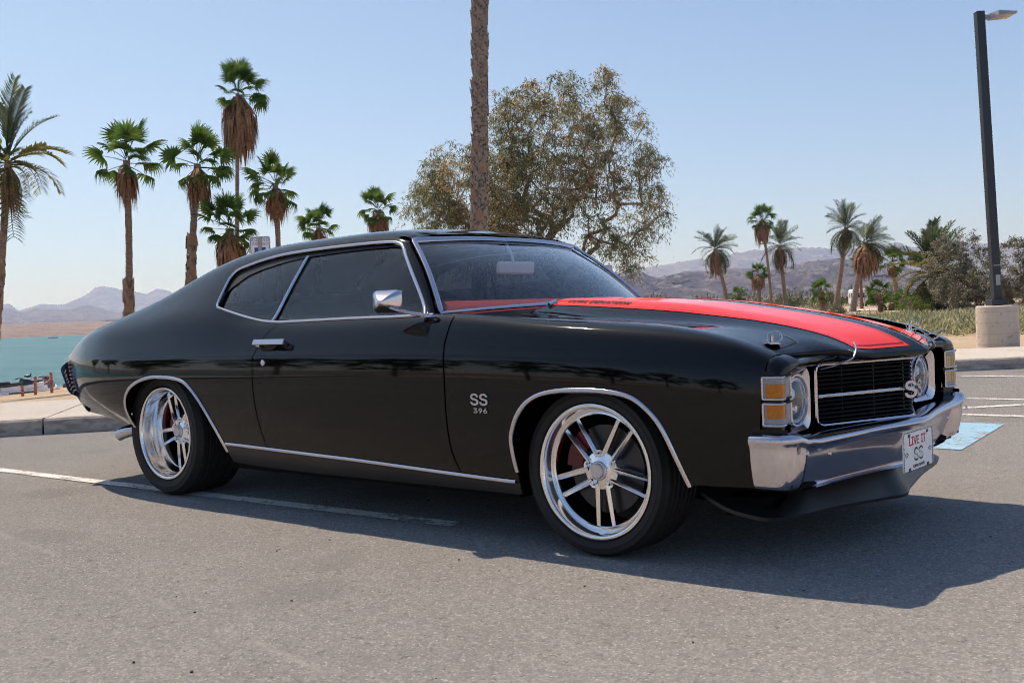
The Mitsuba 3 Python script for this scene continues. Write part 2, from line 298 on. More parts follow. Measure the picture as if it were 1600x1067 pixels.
mountain('mountain_range', [(2.40, .020), (2.30, .024), (2.22, .030), (2.168, .0292), (2.1512, .0327), (2.1361, .0267), (2.1218, .0296), (2.1041, .0312), (2.0855, .0292), (2.0623, .0316), (2.0292, .0301), (2.0121, .0327), (1.9897, .0357), (1.9698, .0352), (1.9423, .0275), (1.9273, .0279), (1.9094, .0241), (1.8727, .0189), (1.8228, .0153)], 2700., 2200., 3, 1.7, 'rock_near')
mountain('mountain_range', [(2.40, .022), (2.30, .026), (2.22, .032), (2.1678, .0358), (2.1535, .037), (2.1297, .0395), (2.1037, .043), (2.0862, .0434), (2.0629, .0475), (2.0422, .05), (2.0229, .0484), (2.0094, .0494), (1.9849, .0483), (1.9695, .0449), (1.9315, .0479), (1.9224, .0496), (1.9151, .0452), (1.9031, .0429), (1.8796, .0476), (1.8222, .0407)], 9000., 4200., 8, .75, 'rock_far')
mountain('mountain_range', [(2.80, .022), (2.76, .026), (2.7134, .0253), (2.7063, .0196), (2.6911, .0246), (2.6713, .0234), (2.6572, .0296), (2.6443, .0377), (2.639, .0392), (2.6333, .0373), (2.6254, .0354), (2.6127, .0334), (2.6032, .0302), (2.5933, .0351), (2.5836, .0325), (2.5723, .0287), (2.53, .022), (2.46, .018)], 11500., 4200., 12, .55, 'rock_far', .2)
mountain('mountain_range', [(2.80, .018), (2.7136, .0215), (2.7064, .018), (2.6928, .0208), (2.6761, .0202), (2.6638, .0198), (2.6528, .0228), (2.6389, .0189), (2.6295, .0152), (2.6028, .016), (2.52, .015), (2.44, .014)], 6500., 3000., 17, .7, 'rock_far', .2)

# grit and small stones lying about on the asphalt
r_ = np.random.default_rng(17); V_, F_ = [], []
ico = trimesh.creation.icosphere(1)
for k in range(90):
    d_, a_ = r_.uniform(1.6, 9.5), math.radians(r_.uniform(100, 170)); x, y = CAM[0]+d_*math.cos(a_), CAM[1]+d_*math.sin(a_); s_ = r_.choice([.003, .0045, .006, .008], p=[.4, .35, .2, .05]); v = ico.vertices*(1+r_.normal(0, .18, (len(ico.vertices), 1)))*[s_, s_*r_.uniform(.5, 1), s_*.55]; c0, s0 = math.cos(k), math.sin(k)
    V_.append(np.stack([v[:, 0]*c0-v[:, 1]*s0+x, v[:, 0]*s0+v[:, 1]*c0+y, v[:, 2]+s_*.4], 1)); F_.append(ico.faces+k*len(ico.vertices))
P_('grit', (.07, .062, .056), .9); obj('grit', (np.vstack(V_), np.vstack(F_)), 'grit', smooth=True, label='small dark stones scattered on the asphalt', category='grit', kind='stuff')
# ------------------------------------------------------------------ the car: half section control rows (|y|, z) at stations along x
ST = {
-4.12:[(.66,.42),(.67,.45),(.69,.50),(.71,.56),(.725,.62),(.731,.67),(.731,.70),(.729,.716),(.724,.728),(.717,.735),(.706,.739),(.69,.742),(.66,.745),(.60,.748),(.5,.75),(.4,.752),(.2,.754),(0,.755)],
-3.9:[(.73,.41),(.75,.45),(.785,.50),(.805,.56),(.815,.62),(.818,.68),(.814,.725),(.805,.757),(.792,.79),(.776,.817),(.758,.834),(.738,.845),(.71,.852),(.66,.857),(.58,.86),(.42,.864),(.22,.868),(0,.87)],
-3.6:[(.80,.405),(.835,.44),(.875,.49),(.90,.55),(.910,.62),(.911,.69),(.905,.733),(.891,.775),(.870,.824),(.848,.860),(.824,.885),(.797,.903),(.765,.915),(.72,.921),(.65,.924),(.5,.926),(.3,.93),(0,.933)],
-3.3:[(.85,.375),(.885,.42),(.925,.48),(.946,.55),(.954,.62),(.956,.695),(.950,.737),(.936,.778),(.914,.832),(.889,.875),(.862,.906),(.832,.932),(.795,.958),(.75,.979),(.70,.990),(.60,.985),(.35,.965),(0,.960)],
-3.0:[(.86,.33),(.90,.39),(.935,.46),(.957,.54),(.965,.62),(.966,.70),(.960,.738),(.945,.780),(.921,.842),(.894,.893),(.862,.932),(.826,.967),(.785,1.003),(.735,1.047),(.68,1.080),(.61,1.097),(.35,1.085),(0,1.08)],
-2.7:[(.86,.28),(.90,.35),(.935,.44),(.957,.53),(.965,.62),(.966,.70),(.960,.738),(.945,.780),(.922,.846),(.894,.905),(.857,.955),(.815,.997),(.768,1.043),(.712,1.102),(.65,1.168),(.58,1.207),(.35,1.222),(0,1.23)],
-2.4:[(.86,.23),(.90,.31),(.935,.41),(.957,.52),(.965,.62),(.965,.70),(.958,.738),(.942,.778),(.917,.842),(.888,.90),(.850,.955),(.805,1.008),(.757,1.068),(.70,1.14),(.64,1.217),(.56,1.260),(.35,1.277),(0,1.284)],
-2.0:[(.86,.205),(.895,.28),(.933,.39),(.956,.51),(.963,.62),(.961,.702),(.952,.738),(.933,.776),(.904,.835),(.875,.877),(.850,.902),(.822,.94),(.777,1.03),(.712,1.135),(.645,1.235),(.57,1.283),(.35,1.297),(0,1.303)],
-1.5:[(.86,.20),(.892,.27),(.931,.38),(.954,.50),(.962,.62),(.959,.703),(.949,.738),(.929,.775),(.897,.834),(.868,.871),(.847,.890),(.824,.914),(.775,1.005),(.70,1.13),(.637,1.242),(.57,1.288),(.35,1.303),(0,1.309)],
-1.1:[(.86,.20),(.89,.265),(.93,.375),(.952,.50),(.960,.62),(.957,.703),(.947,.737),(.926,.775),(.894,.834),(.867,.871),(.847,.890),(.824,.914),(.775,1.005),(.70,1.12),(.625,1.215),(.555,1.256),(.35,1.270),(0,1.277)],
-.75:[(.86,.20),(.89,.265),(.928,.37),(.950,.49),(.957,.61),(.954,.70),(.944,.736),(.924,.773),(.893,.833),(.868,.871),(.847,.891),(.824,.900),(.80,.902),(.78,.902),(.76,.900),(.74,.898),(.72,.896),(.70,.894)],
-.2:[(.86,.20),(.885,.27),(.922,.37),(.944,.48),(.952,.60),(.950,.68),(.942,.722),(.925,.757),(.903,.800),(.882,.831),(.856,.849),(.825,.857),(.80,.860),(.78,.860),(.76,.860),(.74,.859),(.73,.858),(.71,.857)],
.3:[(.86,.25),(.88,.31),(.908,.39),(.926,.48),(.934,.58),(.933,.655),(.925,.698),(.910,.731),(.892,.765),(.873,.792),(.850,.810),(.82,.819),(.80,.822),(.78,.823),(.76,.823),(.74,.822),(.73,.821),(.71,.820)],
.6:[(.85,.28),(.862,.33),(.878,.40),(.891,.48),(.897,.56),(.896,.62),(.891,.66),(.883,.690),(.873,.715),(.862,.736),(.848,.752),(.825,.760),(.80,.763),(.78,.764),(.76,.764),(.74,.763),(.73,.763),(.71,.762)],
.765:[(.82,.29),(.83,.34),(.840,.41),(.848,.48),(.853,.56),(.853,.605),(.851,.635),(.848,.655),(.843,.669),(.835,.681),(.823,.690),(.805,.697),(.79,.70),(.775,.702),(.76,.702),(.74,.702),(.73,.702),(.71,.702)],
}
NX0, NX1, DX = -4.12, .765, .01
XS = np.arange(NX0, NX1+DX/2, DX)
_k = np.array(sorted(ST)); _a = np.array([ST[k] for k in _k])
_w = np.interp(_k, [-4.12, -3.9, -3.6, -3.3, -3., -2.7, -2.4], [.05, .6, .8, .72, .6, .75, 1.])[:, None]*np.where(_k > .7, .0, 1.)[:, None]
_a[..., 1] += _w*np.interp(_a[..., 1], [.55, .74, .9, 1.3], [.004, .017, .021, .034])
for i_, k_ in enumerate(_k):      # a crisp crease along the side, fading towards nose and tail
    q_ = float(np.clip(min((k_+3.75)/.3, (.45-k_)/.5), 0, 1)); w_, zc_ = _a[i_, 4, 0], _a[i_, 6, 1]
    for r_, dy_, dz_ in ((5, .0050, -.024), (6, .0088, 0.), (7, .0215, .0165)): _a[i_, r_] = _a[i_, r_]*(1-q_)+np.array([w_-dy_, zc_+dz_])*q_
ROW = gaussian_filter1d(PCH(_k, _a, axis=0)(XS), 7, axis=0, mode='nearest')
_e = np.clip((XS-.70)/.06, 0, 1)[:, None, None]; ROW = ROW*(1-_e)+PCH(_k, _a, axis=0)(XS)*_e
NR = ROW.shape[1]
def bspl(u):
    W = np.zeros((len(u), NR+2)); i = np.clip(np.floor(u).astype(int), 0, NR-2); t = u-i
    for k, b in enumerate(((1-t)**3/6, (3*t**3-6*t*t+4)/6, (-3*t**3+3*t*t+3*t+1)/6, t**3/6)): np.add.at(W, (np.arange(len(u)), i+k), b)
    W[:, 1] += 2*W[:, 0]; W[:, 2] -= W[:, 0]; W[:, -2] += 2*W[:, -1]; W[:, -3] -= W[:, -1]
    return W[:, 1:-1]
def S(x, u):
    x = np.atleast_1d(x); i = np.clip((x-NX0)/DX, 0, len(XS)-1.001); j = i.astype(int); t = (i-j)[:, None, None]
    P = np.einsum('ur,xrc->xuc', bspl(np.asarray(u, float)), ROW[j]*(1-t)+ROW[np.minimum(j+1, len(XS)-1)]*t)
    return np.concatenate([np.broadcast_to(x[:, None, None], P[..., :1].shape), -P[..., :1], P[..., 1:]], -1)
def lin(a, b, n): return np.linspace(a, b, int(round((b-a)*n))+1)
_ud = lin(0, 15.5, 30)
def ysurf(x, z):
    "the body's right side: y at given x and z"
    q = S(np.atleast_1d(x), _ud); return np.array([np.interp(zz, a[:, 2], a[:, 1]) for zz, a in zip(np.atleast_1d(z), q)])
def nsurf(x, z, e=.012):
    dx = (ysurf(x+e, z)-ysurf(x-e, z))/(2*e); dz = (ysurf(x, z+e)-ysurf(x, z-e))/(2*e)
    return nrm(np.stack([dx, -np.ones_like(dx), dz], -1))
def onside(p, off=0.):
    p = np.asarray(p, float); y = ysurf(p[:, 0], p[:, 1]); q = np.stack([p[:, 0], y, p[:, 1]], -1)
    return q+off*nsurf(p[:, 0], p[:, 1])
# lines on the side, as (x, z)
DOOR_F = [(-.672,.93),(-.668,.80),(-.652,.742),(-.646,.62),(-.650,.48),(-.652,.377),(-.640,.30),(-.62,.20)]
DOOR_R = [(-1.80,.93),(-1.82,.895),(-1.862,.845),(-1.885,.80),(-1.898,.75),(-1.900,.685),(-1.899,.594),(-1.892,.44),(-1.886,.353),(-1.875,.20)]
def gapx(L, z): a = np.array(L)[::-1]; return PCH(a[:, 1], a[:, 0])(np.clip(z, a[0, 1], a[-1, 1]))
ARCH_F = [(-.345,.18),(-.333,.30),(-.328,.435),(-.318,.458),(-.279,.528),(-.211,.586),(-.140,.610),(-.038,.621),(.068,.622),(.168,.614),(.236,.597),(.285,.562),(.326,.519),(.356,.459),(.381,.385),(.408,.293),(.44,.18)]
ARCH_R = [(-2.215,.18),(-2.232,.275),(-2.243,.328),(-2.295,.447),(-2.381,.559),(-2.490,.630),(-2.614,.647),(-2.743,.649),(-2.881,.630),(-2.970,.602),(-3.040,.559),(-3.080,.512),(-3.106,.448),(-3.12,.364),(-3.12,.18)]
_af = smoothline(ARCH_F, 90, 2.); _ar = smoothline(ARCH_R, 90, 2.)
WIN = [(-2.345,.998),(-2.36,1.014),(-2.375,1.084),(-2.388,1.150),(-2.366,1.184),(-2.283,1.206),(-2.141,1.231),(-1.98,1.247),(-1.78,1.254),(-1.57,1.257),(-1.40,1.257),(-1.245,1.252),(-1.190,1.242),(-1.135,1.193),(-1.017,1.080),(-.929,.993),(-.852,.914),(-1.011,.9115),(-1.293,.9125),(-1.606,.910),(-1.797,.909),(-1.91,.915),(-2.071,.938),(-2.202,.965)]
def moulding(x): return np.interp(x, [-2.24, -1.242, -.40], [.318, .290, .257])
GAP = .0040
XG = np.unique(np.r_[lin(NX0, NX1, 90), NX0, NX1])
def panel(x0, x1, u0, u1, nu=14):
    return gridmesh(S(np.r_[x0, XG[(XG > x0+.004) & (XG < x1-.004)], x1], lin(u0, u1, nu)))
def cutp(m, *fs):
    for f in fs: m = clip(m, f(m[0]))
    return m
arch = lambda a: (lambda v: -sdist(v[:, [0, 2]], a)+0*v[:, 0])
tail_cut = lambda v: v[:, 0]-(-4.112+np.clip(.742-v[:, 2], -.05, .4)*.55)
above = lambda v: v[:, 2]-moulding(v[:, 0])
bott = lambda v: v[:, 2]-np.interp(v[:, 0], [-4.1, -3.9, -3.6, -3.1, -2.3, -.4, .44, .77], [.43, .415, .405, .37, .20, .20, .30, .305])
inwin = lambda v: sdist(v[:, [0, 2]], WIN)

car = thing('muscle_car', 'glossy black two-door muscle car with red hood stripes and chrome wheels parked on the asphalt', 'car')
def both(name, m, mt, parent=car, **tag):
    a = obj(name, (m[0], m[1]), mt, parent, normals=m[2], **tag); w = mirror3(m)
    return a, obj(name, (w[0], w[1]), mt, parent, normals=w[2])
# quarter panel with sail panel, up to the roof's drip line (row 14); roof from there to the middle
quarter = cutp(panel(NX0, -1.7, 0, 13.7), arch(_ar), tail_cut, bott, lambda v: -inwin(v), lambda v: gapx(DOOR_R, v[:, 2])-GAP-v[:, 0]+np.where(v[:, 2] > .93, 9, 0))
lowq = lambda v: np.where(v[:, 0] > -2.3, v[:, 2]-moulding(v[:, 0]), 1.)
quarter = cutp(quarter, lowq, lambda v: np.where(v[:, 2] > 1.1, -1.70-v[:, 0], 1.))
quarters = both('quarter_panel', quarter, 'paint_black')
door = cutp(panel(-1.95, -.6, 0, 10.4), above, lambda v: v[:, 0]-gapx(DOOR_R, v[:, 2])-GAP, lambda v: gapx(DOOR_F, v[:, 2])-GAP-v[:, 0], lambda v: -inwin(v)-.0005)
doors = both('door', door, 'paint_black')
fend = cutp(panel(-.72, NX1, 0, 14.), arch(_af), bott, lambda v: v[:, 0]-gapx(DOOR_F, v[:, 2])-GAP, lambda v: np.where(v[:, 0] < -.2, v[:, 2]-moulding(v[:, 0]), 1.),
            lambda v: np.where(v[:, 2] > .497, np.interp(v[:, 2], [.5, .75], [.682, .706])-.0018-v[:, 0], 1.))
fenders = both('front_fender', fend, 'paint_black')
rock = cutp(panel(-2.3, -.28, 0, 4.), lambda v: -above(v)-.004, bott, arch(_ar), arch(_af))
both('rocker_panel', rock, 'black_satin')
xr = np.r_[lin(-2.95, -1.17, 60)]
roofP = S(xr, lin(13.0, 17, 14)); hdr = (roofP[..., 0]+1.17)
# the roof's front edge bows forward in the middle
bow = np.clip(1-(roofP[..., 1]/.62)**2, 0, 1)*.07*np.clip((roofP[..., 0]+1.6)/.43, 0, 1)**2
roofP[..., 0] += bow; roofP[..., 2] -= np.clip((roofP[..., 0]+1.36)/.22, 0, 1)**2*.018
full = np.concatenate([roofP, roofP[:, -2::-1]*[1, -1, 1]], 1)
roofm = cutp(gridmesh(full), lambda v: -inwin(v*[1, 1, 1])-np.where(v[:, 1] > 0, -inwin(v)*0, 0), lambda v: v[:, 0]-np.interp(np.abs(v[:, 1]), [0, .5, .6, .66], [-2.28, -2.33, -2.9, -2.96]))
obj('roof', roofm[:2], 'paint_black', car, normals=roofm[2])
# rear window and deck
xd = lin(NX0, -2.2, 60)
deckP = S(xd, lin(13.5, 17, 14)); deck = np.concatenate([deckP, deckP[:, -2::-1]*[1, -1, 1]], 1)
dm = gridmesh(deck); backlight = lambda v: v[:, 0]+3.12+.10*(v[:, 1]/.6)**2
trunk = cutp(dm, lambda v: -backlight(v), tail_cut); obj('trunk_lid', trunk[:2], 'paint_black', car, normals=trunk[2])
bl = cutp(dm, backlight, lambda v: np.interp(np.abs(v[:, 1]), [0, .5, .6, .66], [-2.28, -2.33, -2.9, -2.96])-v[:, 0]); obj('rear_window', bl[:2], 'glass_tint', car, normals=bl[2])
# dark inner body behind the gaps and inside the wheel houses
ib = panel(-4.08, .66, .3, 10.4, 6); ib = (ib[0]-ib[2]*.016, ib[1], ib[2]); ib = cutp(ib, arch(_ar), arch(_af), lambda v: tail_cut(v)-.02, lambda v: bott(v)-.02, lambda v: -inwin(v)+.01)
both('inner_body', ib, 'under_black')
pan = np.array([(-2.2, .56), (-2.2, .855), (-.36, .855), (-.36, .56), (.45, .56), (.5, .78), (.62, .74), (.70, 0)])
pg = shapely.Polygon(np.vstack([pan, pan[::-1]*[1, -1]])); fl = trimesh.creation.extrude_polygon(pg, .06); fl.apply_translation((0, 0, .19))
obj('floor_pan', fl, 'under_black', car)
obj('rear_floor', trimesh.creation.extrude_polygon(shapely.Polygon([(-2.2, -.56), (-3.1, -.56), (-3.18, -.83), (-3.5, -.80), (-3.86, -.70), (-3.92, 0), (-3.86, .70), (-3.5, .80), (-3.18, .83), (-3.1, .56), (-2.2, .56)]), .03, transform=np.array([[1, 0, 0, 0], [0, 1, 0, 0], [0, 0, 1, .43], [0, 0, 0, 1.]])), 'under_black', car)
for x0, x1, z1 in ((-3.16, -2.2, .72), (-.42, .50, .70)):       # wheel houses
    for s in (-1, 1):
        for w_ in (box(x0, x1, *sorted((s*.615, s*.60)), .22, z1), box(x0, x1, *sorted((s*.60, s*.835)), z1-.01, z1+.01), box(x0-.012, x0, *sorted((s*.60, s*.835)), .42 if x0 < -1 else .25, z1), box(x1, x1+.012, *sorted((s*.60, s*.835)), .3, z1)): obj('wheel_house', w_, 'under_black', car, smooth=False)
# chrome strips: wheel-arch lips, sill moulding, window trim, drip rail
lip = np.array([(-.004, -.004), (.009, -.004), (.012, .004), (.008, .012), (-.002, .013), (-.006, .006)])
def strip(name, pts2, n, prof, off=.002, closed=False, parent=car, mt='chrome', k=1.5):
    p2 = smoothline(pts2, n, k); P = onside(p2, off); N = nsurf(p2[:, 0], p2[:, 1]); m = sweep(P, prof, N)
    return [obj(name, q, mt, parent, smooth=40) for q in (m, flipy(m))]
strip('wheel_arch_moulding', [p for p in ARCH_F if p[1] > .24], 80, ring(.009, 10, .8))
strip('wheel_arch_moulding', [p for p in ARCH_R if p[1] > .26], 80, ring(.009, 10, .8))
xm = np.linspace(-2.215, -.352, 60)
strip('sill_moulding', np.stack([xm, moulding(xm)], 1), 60, ring(.0095, 10, .7), .004)
wt = np.array(WIN)
strip('window_trim', wt[:17], 120, ring(.0082, 10, .7), .003)
strip('window_sill_trim', np.vstack([[(-.80, .9135)], wt[16:], wt[:1]]), 100, ring(.0065, 8, .8), .002)
# door glass and quarter glass, with the dark seals round them
wp = shapely.Polygon(WIN)
def inset(m, d): return (m[0]-m[2]*d, m[1], m[2])
wm = panel(-2.5, -.78, 9.6, 14.4, 14); wm = cutp(wm, inwin)
seal_in = np.array(wp.buffer(-.018).exterior.coords)[:-1]
drop = lambda v: np.interp(v[:, 0], [-2.4, -2.25, -1.9, -1.3, -1.1], [.10, .045, .022, .012, .0])
glz = lambda v: np.minimum(sdist(v[:, [0, 2]]+np.stack([0*v[:, 0]-np.interp(v[:, 0], [-2.4, -2.2], [.03, 0]), drop(v)*np.clip((v[:, 2]-.95)/.15, 0, 1)], 1), WIN)-.006, 9)
both('window_seal', inset(cutp(wm, lambda v: -glz(v)), .010), 'black_plastic')
gl = inset(cutp(wm, lambda v: glz(v)+.012), .016)
bar = lambda v: v[:, 0]-(-1.885+(v[:, 2]-.91)*np.interp(.0, [0, 1], [.20, .2]))
both('door_window', cutp(gl, bar), 'glass_tint'); both('quarter_window', cutp(gl, lambda v: -bar(v)), 'glass_tint')
zb = np.linspace(.905, 1.232, 12); strip('window_divider', np.stack([-1.885+(zb-.91)*.20, zb], 1), 12, ring(.010, 8, .5), -.008)
# windscreen: a ruled, bowed sheet between base and header
def screen(s, t):
    "s from -1 (right) to 1, t from 0 (base) to 1 (header)"
    a = np.abs(s); b = np.stack([-.60-.205*a**2.2, .795*s, .938-.026*a**2], -1); h = np.stack([-1.098-.052*a**2.2, .598*s, 1.263-.016*a**2.5], -1)
    bulge = .035*np.sin(np.pi*t)*(1-a**2*.5)
    return b*(1-t)[..., None]+h*t[..., None]+bulge[..., None]*np.array([.55, 0, .83])
ss, tt = np.meshgrid(np.linspace(-1, 1, 41), np.linspace(0, 1, 17), indexing='ij')
ws = gridmesh(screen(ss, tt)); ws = (ws[0], ws[1], ws[2]); obj('windshield', ws[:2], 'glass_screen', car, normals=ws[2])
e = np.linspace(0, 1, 30); one = np.ones(30); bs = np.linspace(-1, 1, 60)
per = np.vstack([screen(-one, e), screen(bs, np.ones(60))[1:], screen(one, 1-e)[1:], screen(-bs, np.zeros(60))[1:-1]])
cen = per.mean(0); upn = nrm(np.cross(np.roll(per, -1, 0)-np.roll(per, 1, 0), per-cen)); upn *= np.sign(upn[:, 2:])
per2 = per+np.array([.006, 0, .008])
obj('windshield_trim', sweep(per2, np.array([(-.013, -.004), (.013, -.004), (.014, .002), (.008, .007), (-.008, .007), (-.014, .002)]), upn, closed=True), 'chrome', car, smooth=40)
# A pillars between screen and side window
for sgn in (1, -1):
    t = np.linspace(-.03, 1.0, 24); A = screen(-np.ones(24), t)+[-.012, -.004, 0]
    zz = np.linspace(.908, 1.246, 24); xx = np.interp(zz, [.908, .993, 1.08, 1.193, 1.246], [-.845, -.924, -1.012, -1.130, -1.188]); B = np.stack([xx, ysurf(xx, zz), zz], 1)+[.006, -.001, 0]
    mid = (A+B)/2+np.array([.006, -.014, .004]); w = np.linspace(0, 1, 9)[None, :, None]
    G = A[:, None]*(1-w)**2+2*w*(1-w)*mid[:, None]+B[:, None]*w*w; G = G*[1, sgn, 1]
    m = gridmesh(G if sgn > 0 else G[:, ::-1]); m = m if m[2][:, 1].mean()*sgn < 0 else (m[0], m[1][:, ::-1], -m[2])
    obj('windshield_pillar', m[:2], 'paint_black', car, normals=m[2])
# header strip over the screen
hp = screen(bs, np.ones(60)); hb = hp+np.array([-.035, 0, .028]); hm = gridmesh(np.stack([hp+[-.004, 0, .006], hp+[-.008, 0, .016], (hp+hb)/2+[-.004, 0, .008], hb, hb+[-.06, 0, .006]], 1)); hm = hm if hm[2][:, 2].mean() > 0 else (hm[0], hm[1][:, ::-1], -hm[2])
obj('roof_header', hm[:2], 'paint_black', car, normals=hm[2])
# hood with its raised dome; cowl panel behind it
HTOP = PCH([0, .041, .09, .138, .34, .56, .80, 1.18, 1.55], [.706, .735, .762, .783, .838, .878, .914, .945, .963])
HBAS = PCH([0, .03, .11, .41, .71, .91, 1.31, 1.6], [.733, .748, .773, .822, .846, .860, .892, .905])
def hood_z(x, y):
    a = np.abs(y); s = .925-.30*a-hset(a)-x; w = np.clip((.50-a)/.24, 0, 1); w = w*w*(3-2*w)
    return np.maximum(HBAS(np.clip(s, 0, 1.6))*(1-w)+HTOP(np.clip(s, 0, 1.55))*w+.006*(1-(a/.72)**2), .0)
def hset(a): return .026*sst0(a, .44, .60)
def sst0(x, a, b): t = np.clip((x-a)/(b-a), 0, 1); return t*t*(3-2*t)
def hood_pt(s, y, lift=0.):
    x = .925-.30*np.abs(y)-hset(np.abs(y))-s; return np.stack([x, y, hood_z(x, y)+lift], -1)
def hood_len(y): return .925-.30*np.abs(y)-hset(np.abs(y))+np.interp(np.abs(y), [0, .38, .45, .72], [.575, .575, .62, .70])
yy = np.linspace(-.716, .716, 121); tq = np.linspace(0, 1, 110)**1.25
HP = hood_pt(tq[:, None]*hood_len(yy)[None, :], np.broadcast_to(yy, (110, 121)))
# rolled front edge
fe = np.stack([HP[0]+[-.03, 0, -.022], HP[0]+[-.004, 0, -.016], HP[0]+[.0015, 0, -.007]]); HP = np.concatenate([fe, HP])
hm = gridmesh(HP[::-1]); hm = hm if hm[2][:, 2].mean() > 0 else (hm[0], hm[1][:, ::-1], -hm[2])
hood = obj('hood', hm[:2], 'paint_black', car, normals=hm[2])
def stripe(y0f, y1f, s0, s1, lift, ny=24, ns=80):
    "sheet on the hood between |y| y0 and y1 (functions of s)"
    s = np.linspace(s0, s1, ns)[:, None]; w = np.linspace(0, 1, ny)[None]; y = y0f(s)*(1-w)+y1f(s)*w
    return hood_pt(np.broadcast_to(s, y.shape), y, lift)
def sheet(P, mt, parent, name, **k):
    m = gridmesh(P); m = m if m[2][:, 2].mean() > 0 else (m[0], m[1][:, ::-1], -m[2]); return obj(name, m[:2], mt, parent, normals=m[2], **k)
for sg in (-1, 1):
    st = sheet(stripe(lambda s: sg*(.07+.0*s), lambda s: sg*(.365+0*s), .022, 1.38, .0022), 'paint_red', hood, 'stripe')
    for a, b, s0, s1 in ((.083, .0855, .036, 1.37), (.3500, .3525, .036, 1.37)):
        sheet(stripe(lambda s: sg*(a+0*s), lambda s: sg*(b+0*s), s0, s1, .0042, 3), 'black_print', hood, 'pinstripe')
    sheet(stripe(lambda s: sg*(.082+0*s), lambda s: sg*(.353+0*s), .036, .0395, .0042, 16, 3), 'black_print', hood, 'pinstripe')
# lettering on the dome's flank, laid on the stripe
for sg in (-1, 1):
    v, f = letters('COWL INDUCTION', .0165, .0012, True, 1.5); f = f.copy()
    s = 1.155-(v[:, 0] if sg < 0 else -v[:, 0]); y = sg*(.338-v[:, 1]*1.6)
    P = hood_pt(s, y, .0042)+np.stack([0*s, 0*s, v[:, 2]], 1); obj('lettering', (P, f), 'black_print', hood, smooth=False)
    # bright tip at the rear corner of the dome
    q = [hood_pt(np.array([1.372]), np.array([sg*y_]), .004)[0] for y_ in (.335, .352, .372)]; obj('dome_tip', tube(spline(q, 14), .011), 'chrome', hood)
rear = np.linspace(-.716, .716, 60); rl = hood_pt(hood_len(rear)+.006, rear); rl[:, 2] -= .004
cw = np.stack([rl, np.stack([np.minimum(rl[:, 0]-.02, rl[:, 0]), rear*1.03, rl[:, 2]-.02], 1), np.stack([-.60-.205*np.abs(rear/.74)**2.2-.030, rear*1.09, .930-.027*np.abs(rear/.74)**2], 1)], 1)
sheet(cw, 'black_satin', car, 'cowl_panel')
ft = cutp(panel(-.80, -.66, 10.2, 14., 14), lambda v: -inwin(v)); 
both('cowl_side', inset(cutp(panel(-.86, -.672, 9.9, 14.), lambda v: -inwin(v), lambda v: .916-v[:, 2]), .002), 'black_satin')
# nose panel between hood, lamps and grille
yn = np.linspace(-.866, .866, 110); an = np.abs(yn)
def xface(a): return np.interp(a, [0, .46, .748, .853], [.862, .686, .728, .752])
xh_ = .925-.30*an-hset(an); xA = np.where(an > .719, .706, xh_-.004); zA = np.where(an > .719, np.interp(an, [.719, .80, .83, .842, .851, .858, .866], [.7365, .7345, .726, .717, .705, .690, .664]), hood_z(xh_-.0, yn)-.010)
out_ = sst0(an, .40, .50); xB = (xh_-.035)*(1-out_)+np.interp(an, [.46, .60, .72, .80, .866], [.735, .745, .757, .757, .740])*out_; zB = .692*(1-out_)+np.interp(an, [.46, .60, .72, .80, .835, .866], [.698, .706, .708, .703, .694, .664])*out_
xl = xface(an)+np.interp(an, [0, .45, .5, .80, .866], [.0, .004, .012, .004, -.012]); zC = np.interp(an, [0, .45, .47, .72, .745, .866], [.684, .690, .682, .682, .670, .670])
npn = np.stack([np.stack([xA-.02, yn, zA-.012], 1), np.stack([xA, yn, zA], 1), np.stack([xA*.5+xB*.5+.004, yn, zA*.5+zB*.5+.004*out_], 1), np.stack([xB, yn, zB], 1), np.stack([xl*.6+xB*.4+.006, yn, zC*.6+zB*.4], 1), np.stack([xl, yn, zC], 1), np.stack([xl-.05, yn, zC-.006], 1)], 1)
nq = np.stack([spline(r, 26) for r in npn]); nq = gaussian_filter1d(nq, 1.3, axis=1, mode='nearest'); sheet(nq, 'paint_black', car, 'nose_panel')
# dark bulkhead behind grille and lamps
bk = np.linspace(-.84, .84, 40); bx = xface(np.abs(bk))-.085
obj('grille_bulkhead', cat((np.stack([np.stack([bx, bk, bx*0+.30], 1), np.stack([bx, bk, bx*0+.74], 1)], 1).reshape(-1, 3), quads(40, 2)), box(.45, .74, -.80, .80, .285, .30)), 'under_black', car, smooth=False)
# grille: V-shaped in plan, slats, chrome frame and centre bar
grille = obj('grille', cat([box(.60, .615, -.47, .47, .45, .70)]), 'under_black', car, smooth=False, label='black slatted grille with thin chrome frame')
def gx(y): return .862-.385*np.abs(y)
gy = np.r_[np.linspace(-.452, 0, 12), np.linspace(0, .452, 12)[1:]]
for k in range(14):
    z = .478+k*.0148
    if abs(z-.571) < .011: continue
    pth = np.stack([gx(gy)-.012, gy, 0*gy+z], 1)
    for h in (slice(0, 12), slice(11, 23)): obj('slat', sweep(pth[h], np.array([(-.014, -.0022), (.010, -.0022), (.012, 0), (.010, .0022), (-.014, .0022)])), 'black_satin', grille, smooth=False)
for y in (-.30, -.15, .15, .30): obj('upright', box(gx(y)-.05, gx(y)-.03, y-.004, y+.004, .47, .68), 'black_plastic', grille, smooth=False)
bar_ = np.array([(-.006, -.006), (.006, -.006), (.008, 0), (.006, .006), (-.006, .006)])
for h in (slice(0, 12), slice(11, 23)):
    obj('centre_bar', sweep(np.stack([gx(gy)+.002, gy, 0*gy+.571], 1)[h], bar_*.9), 'chrome', grille)
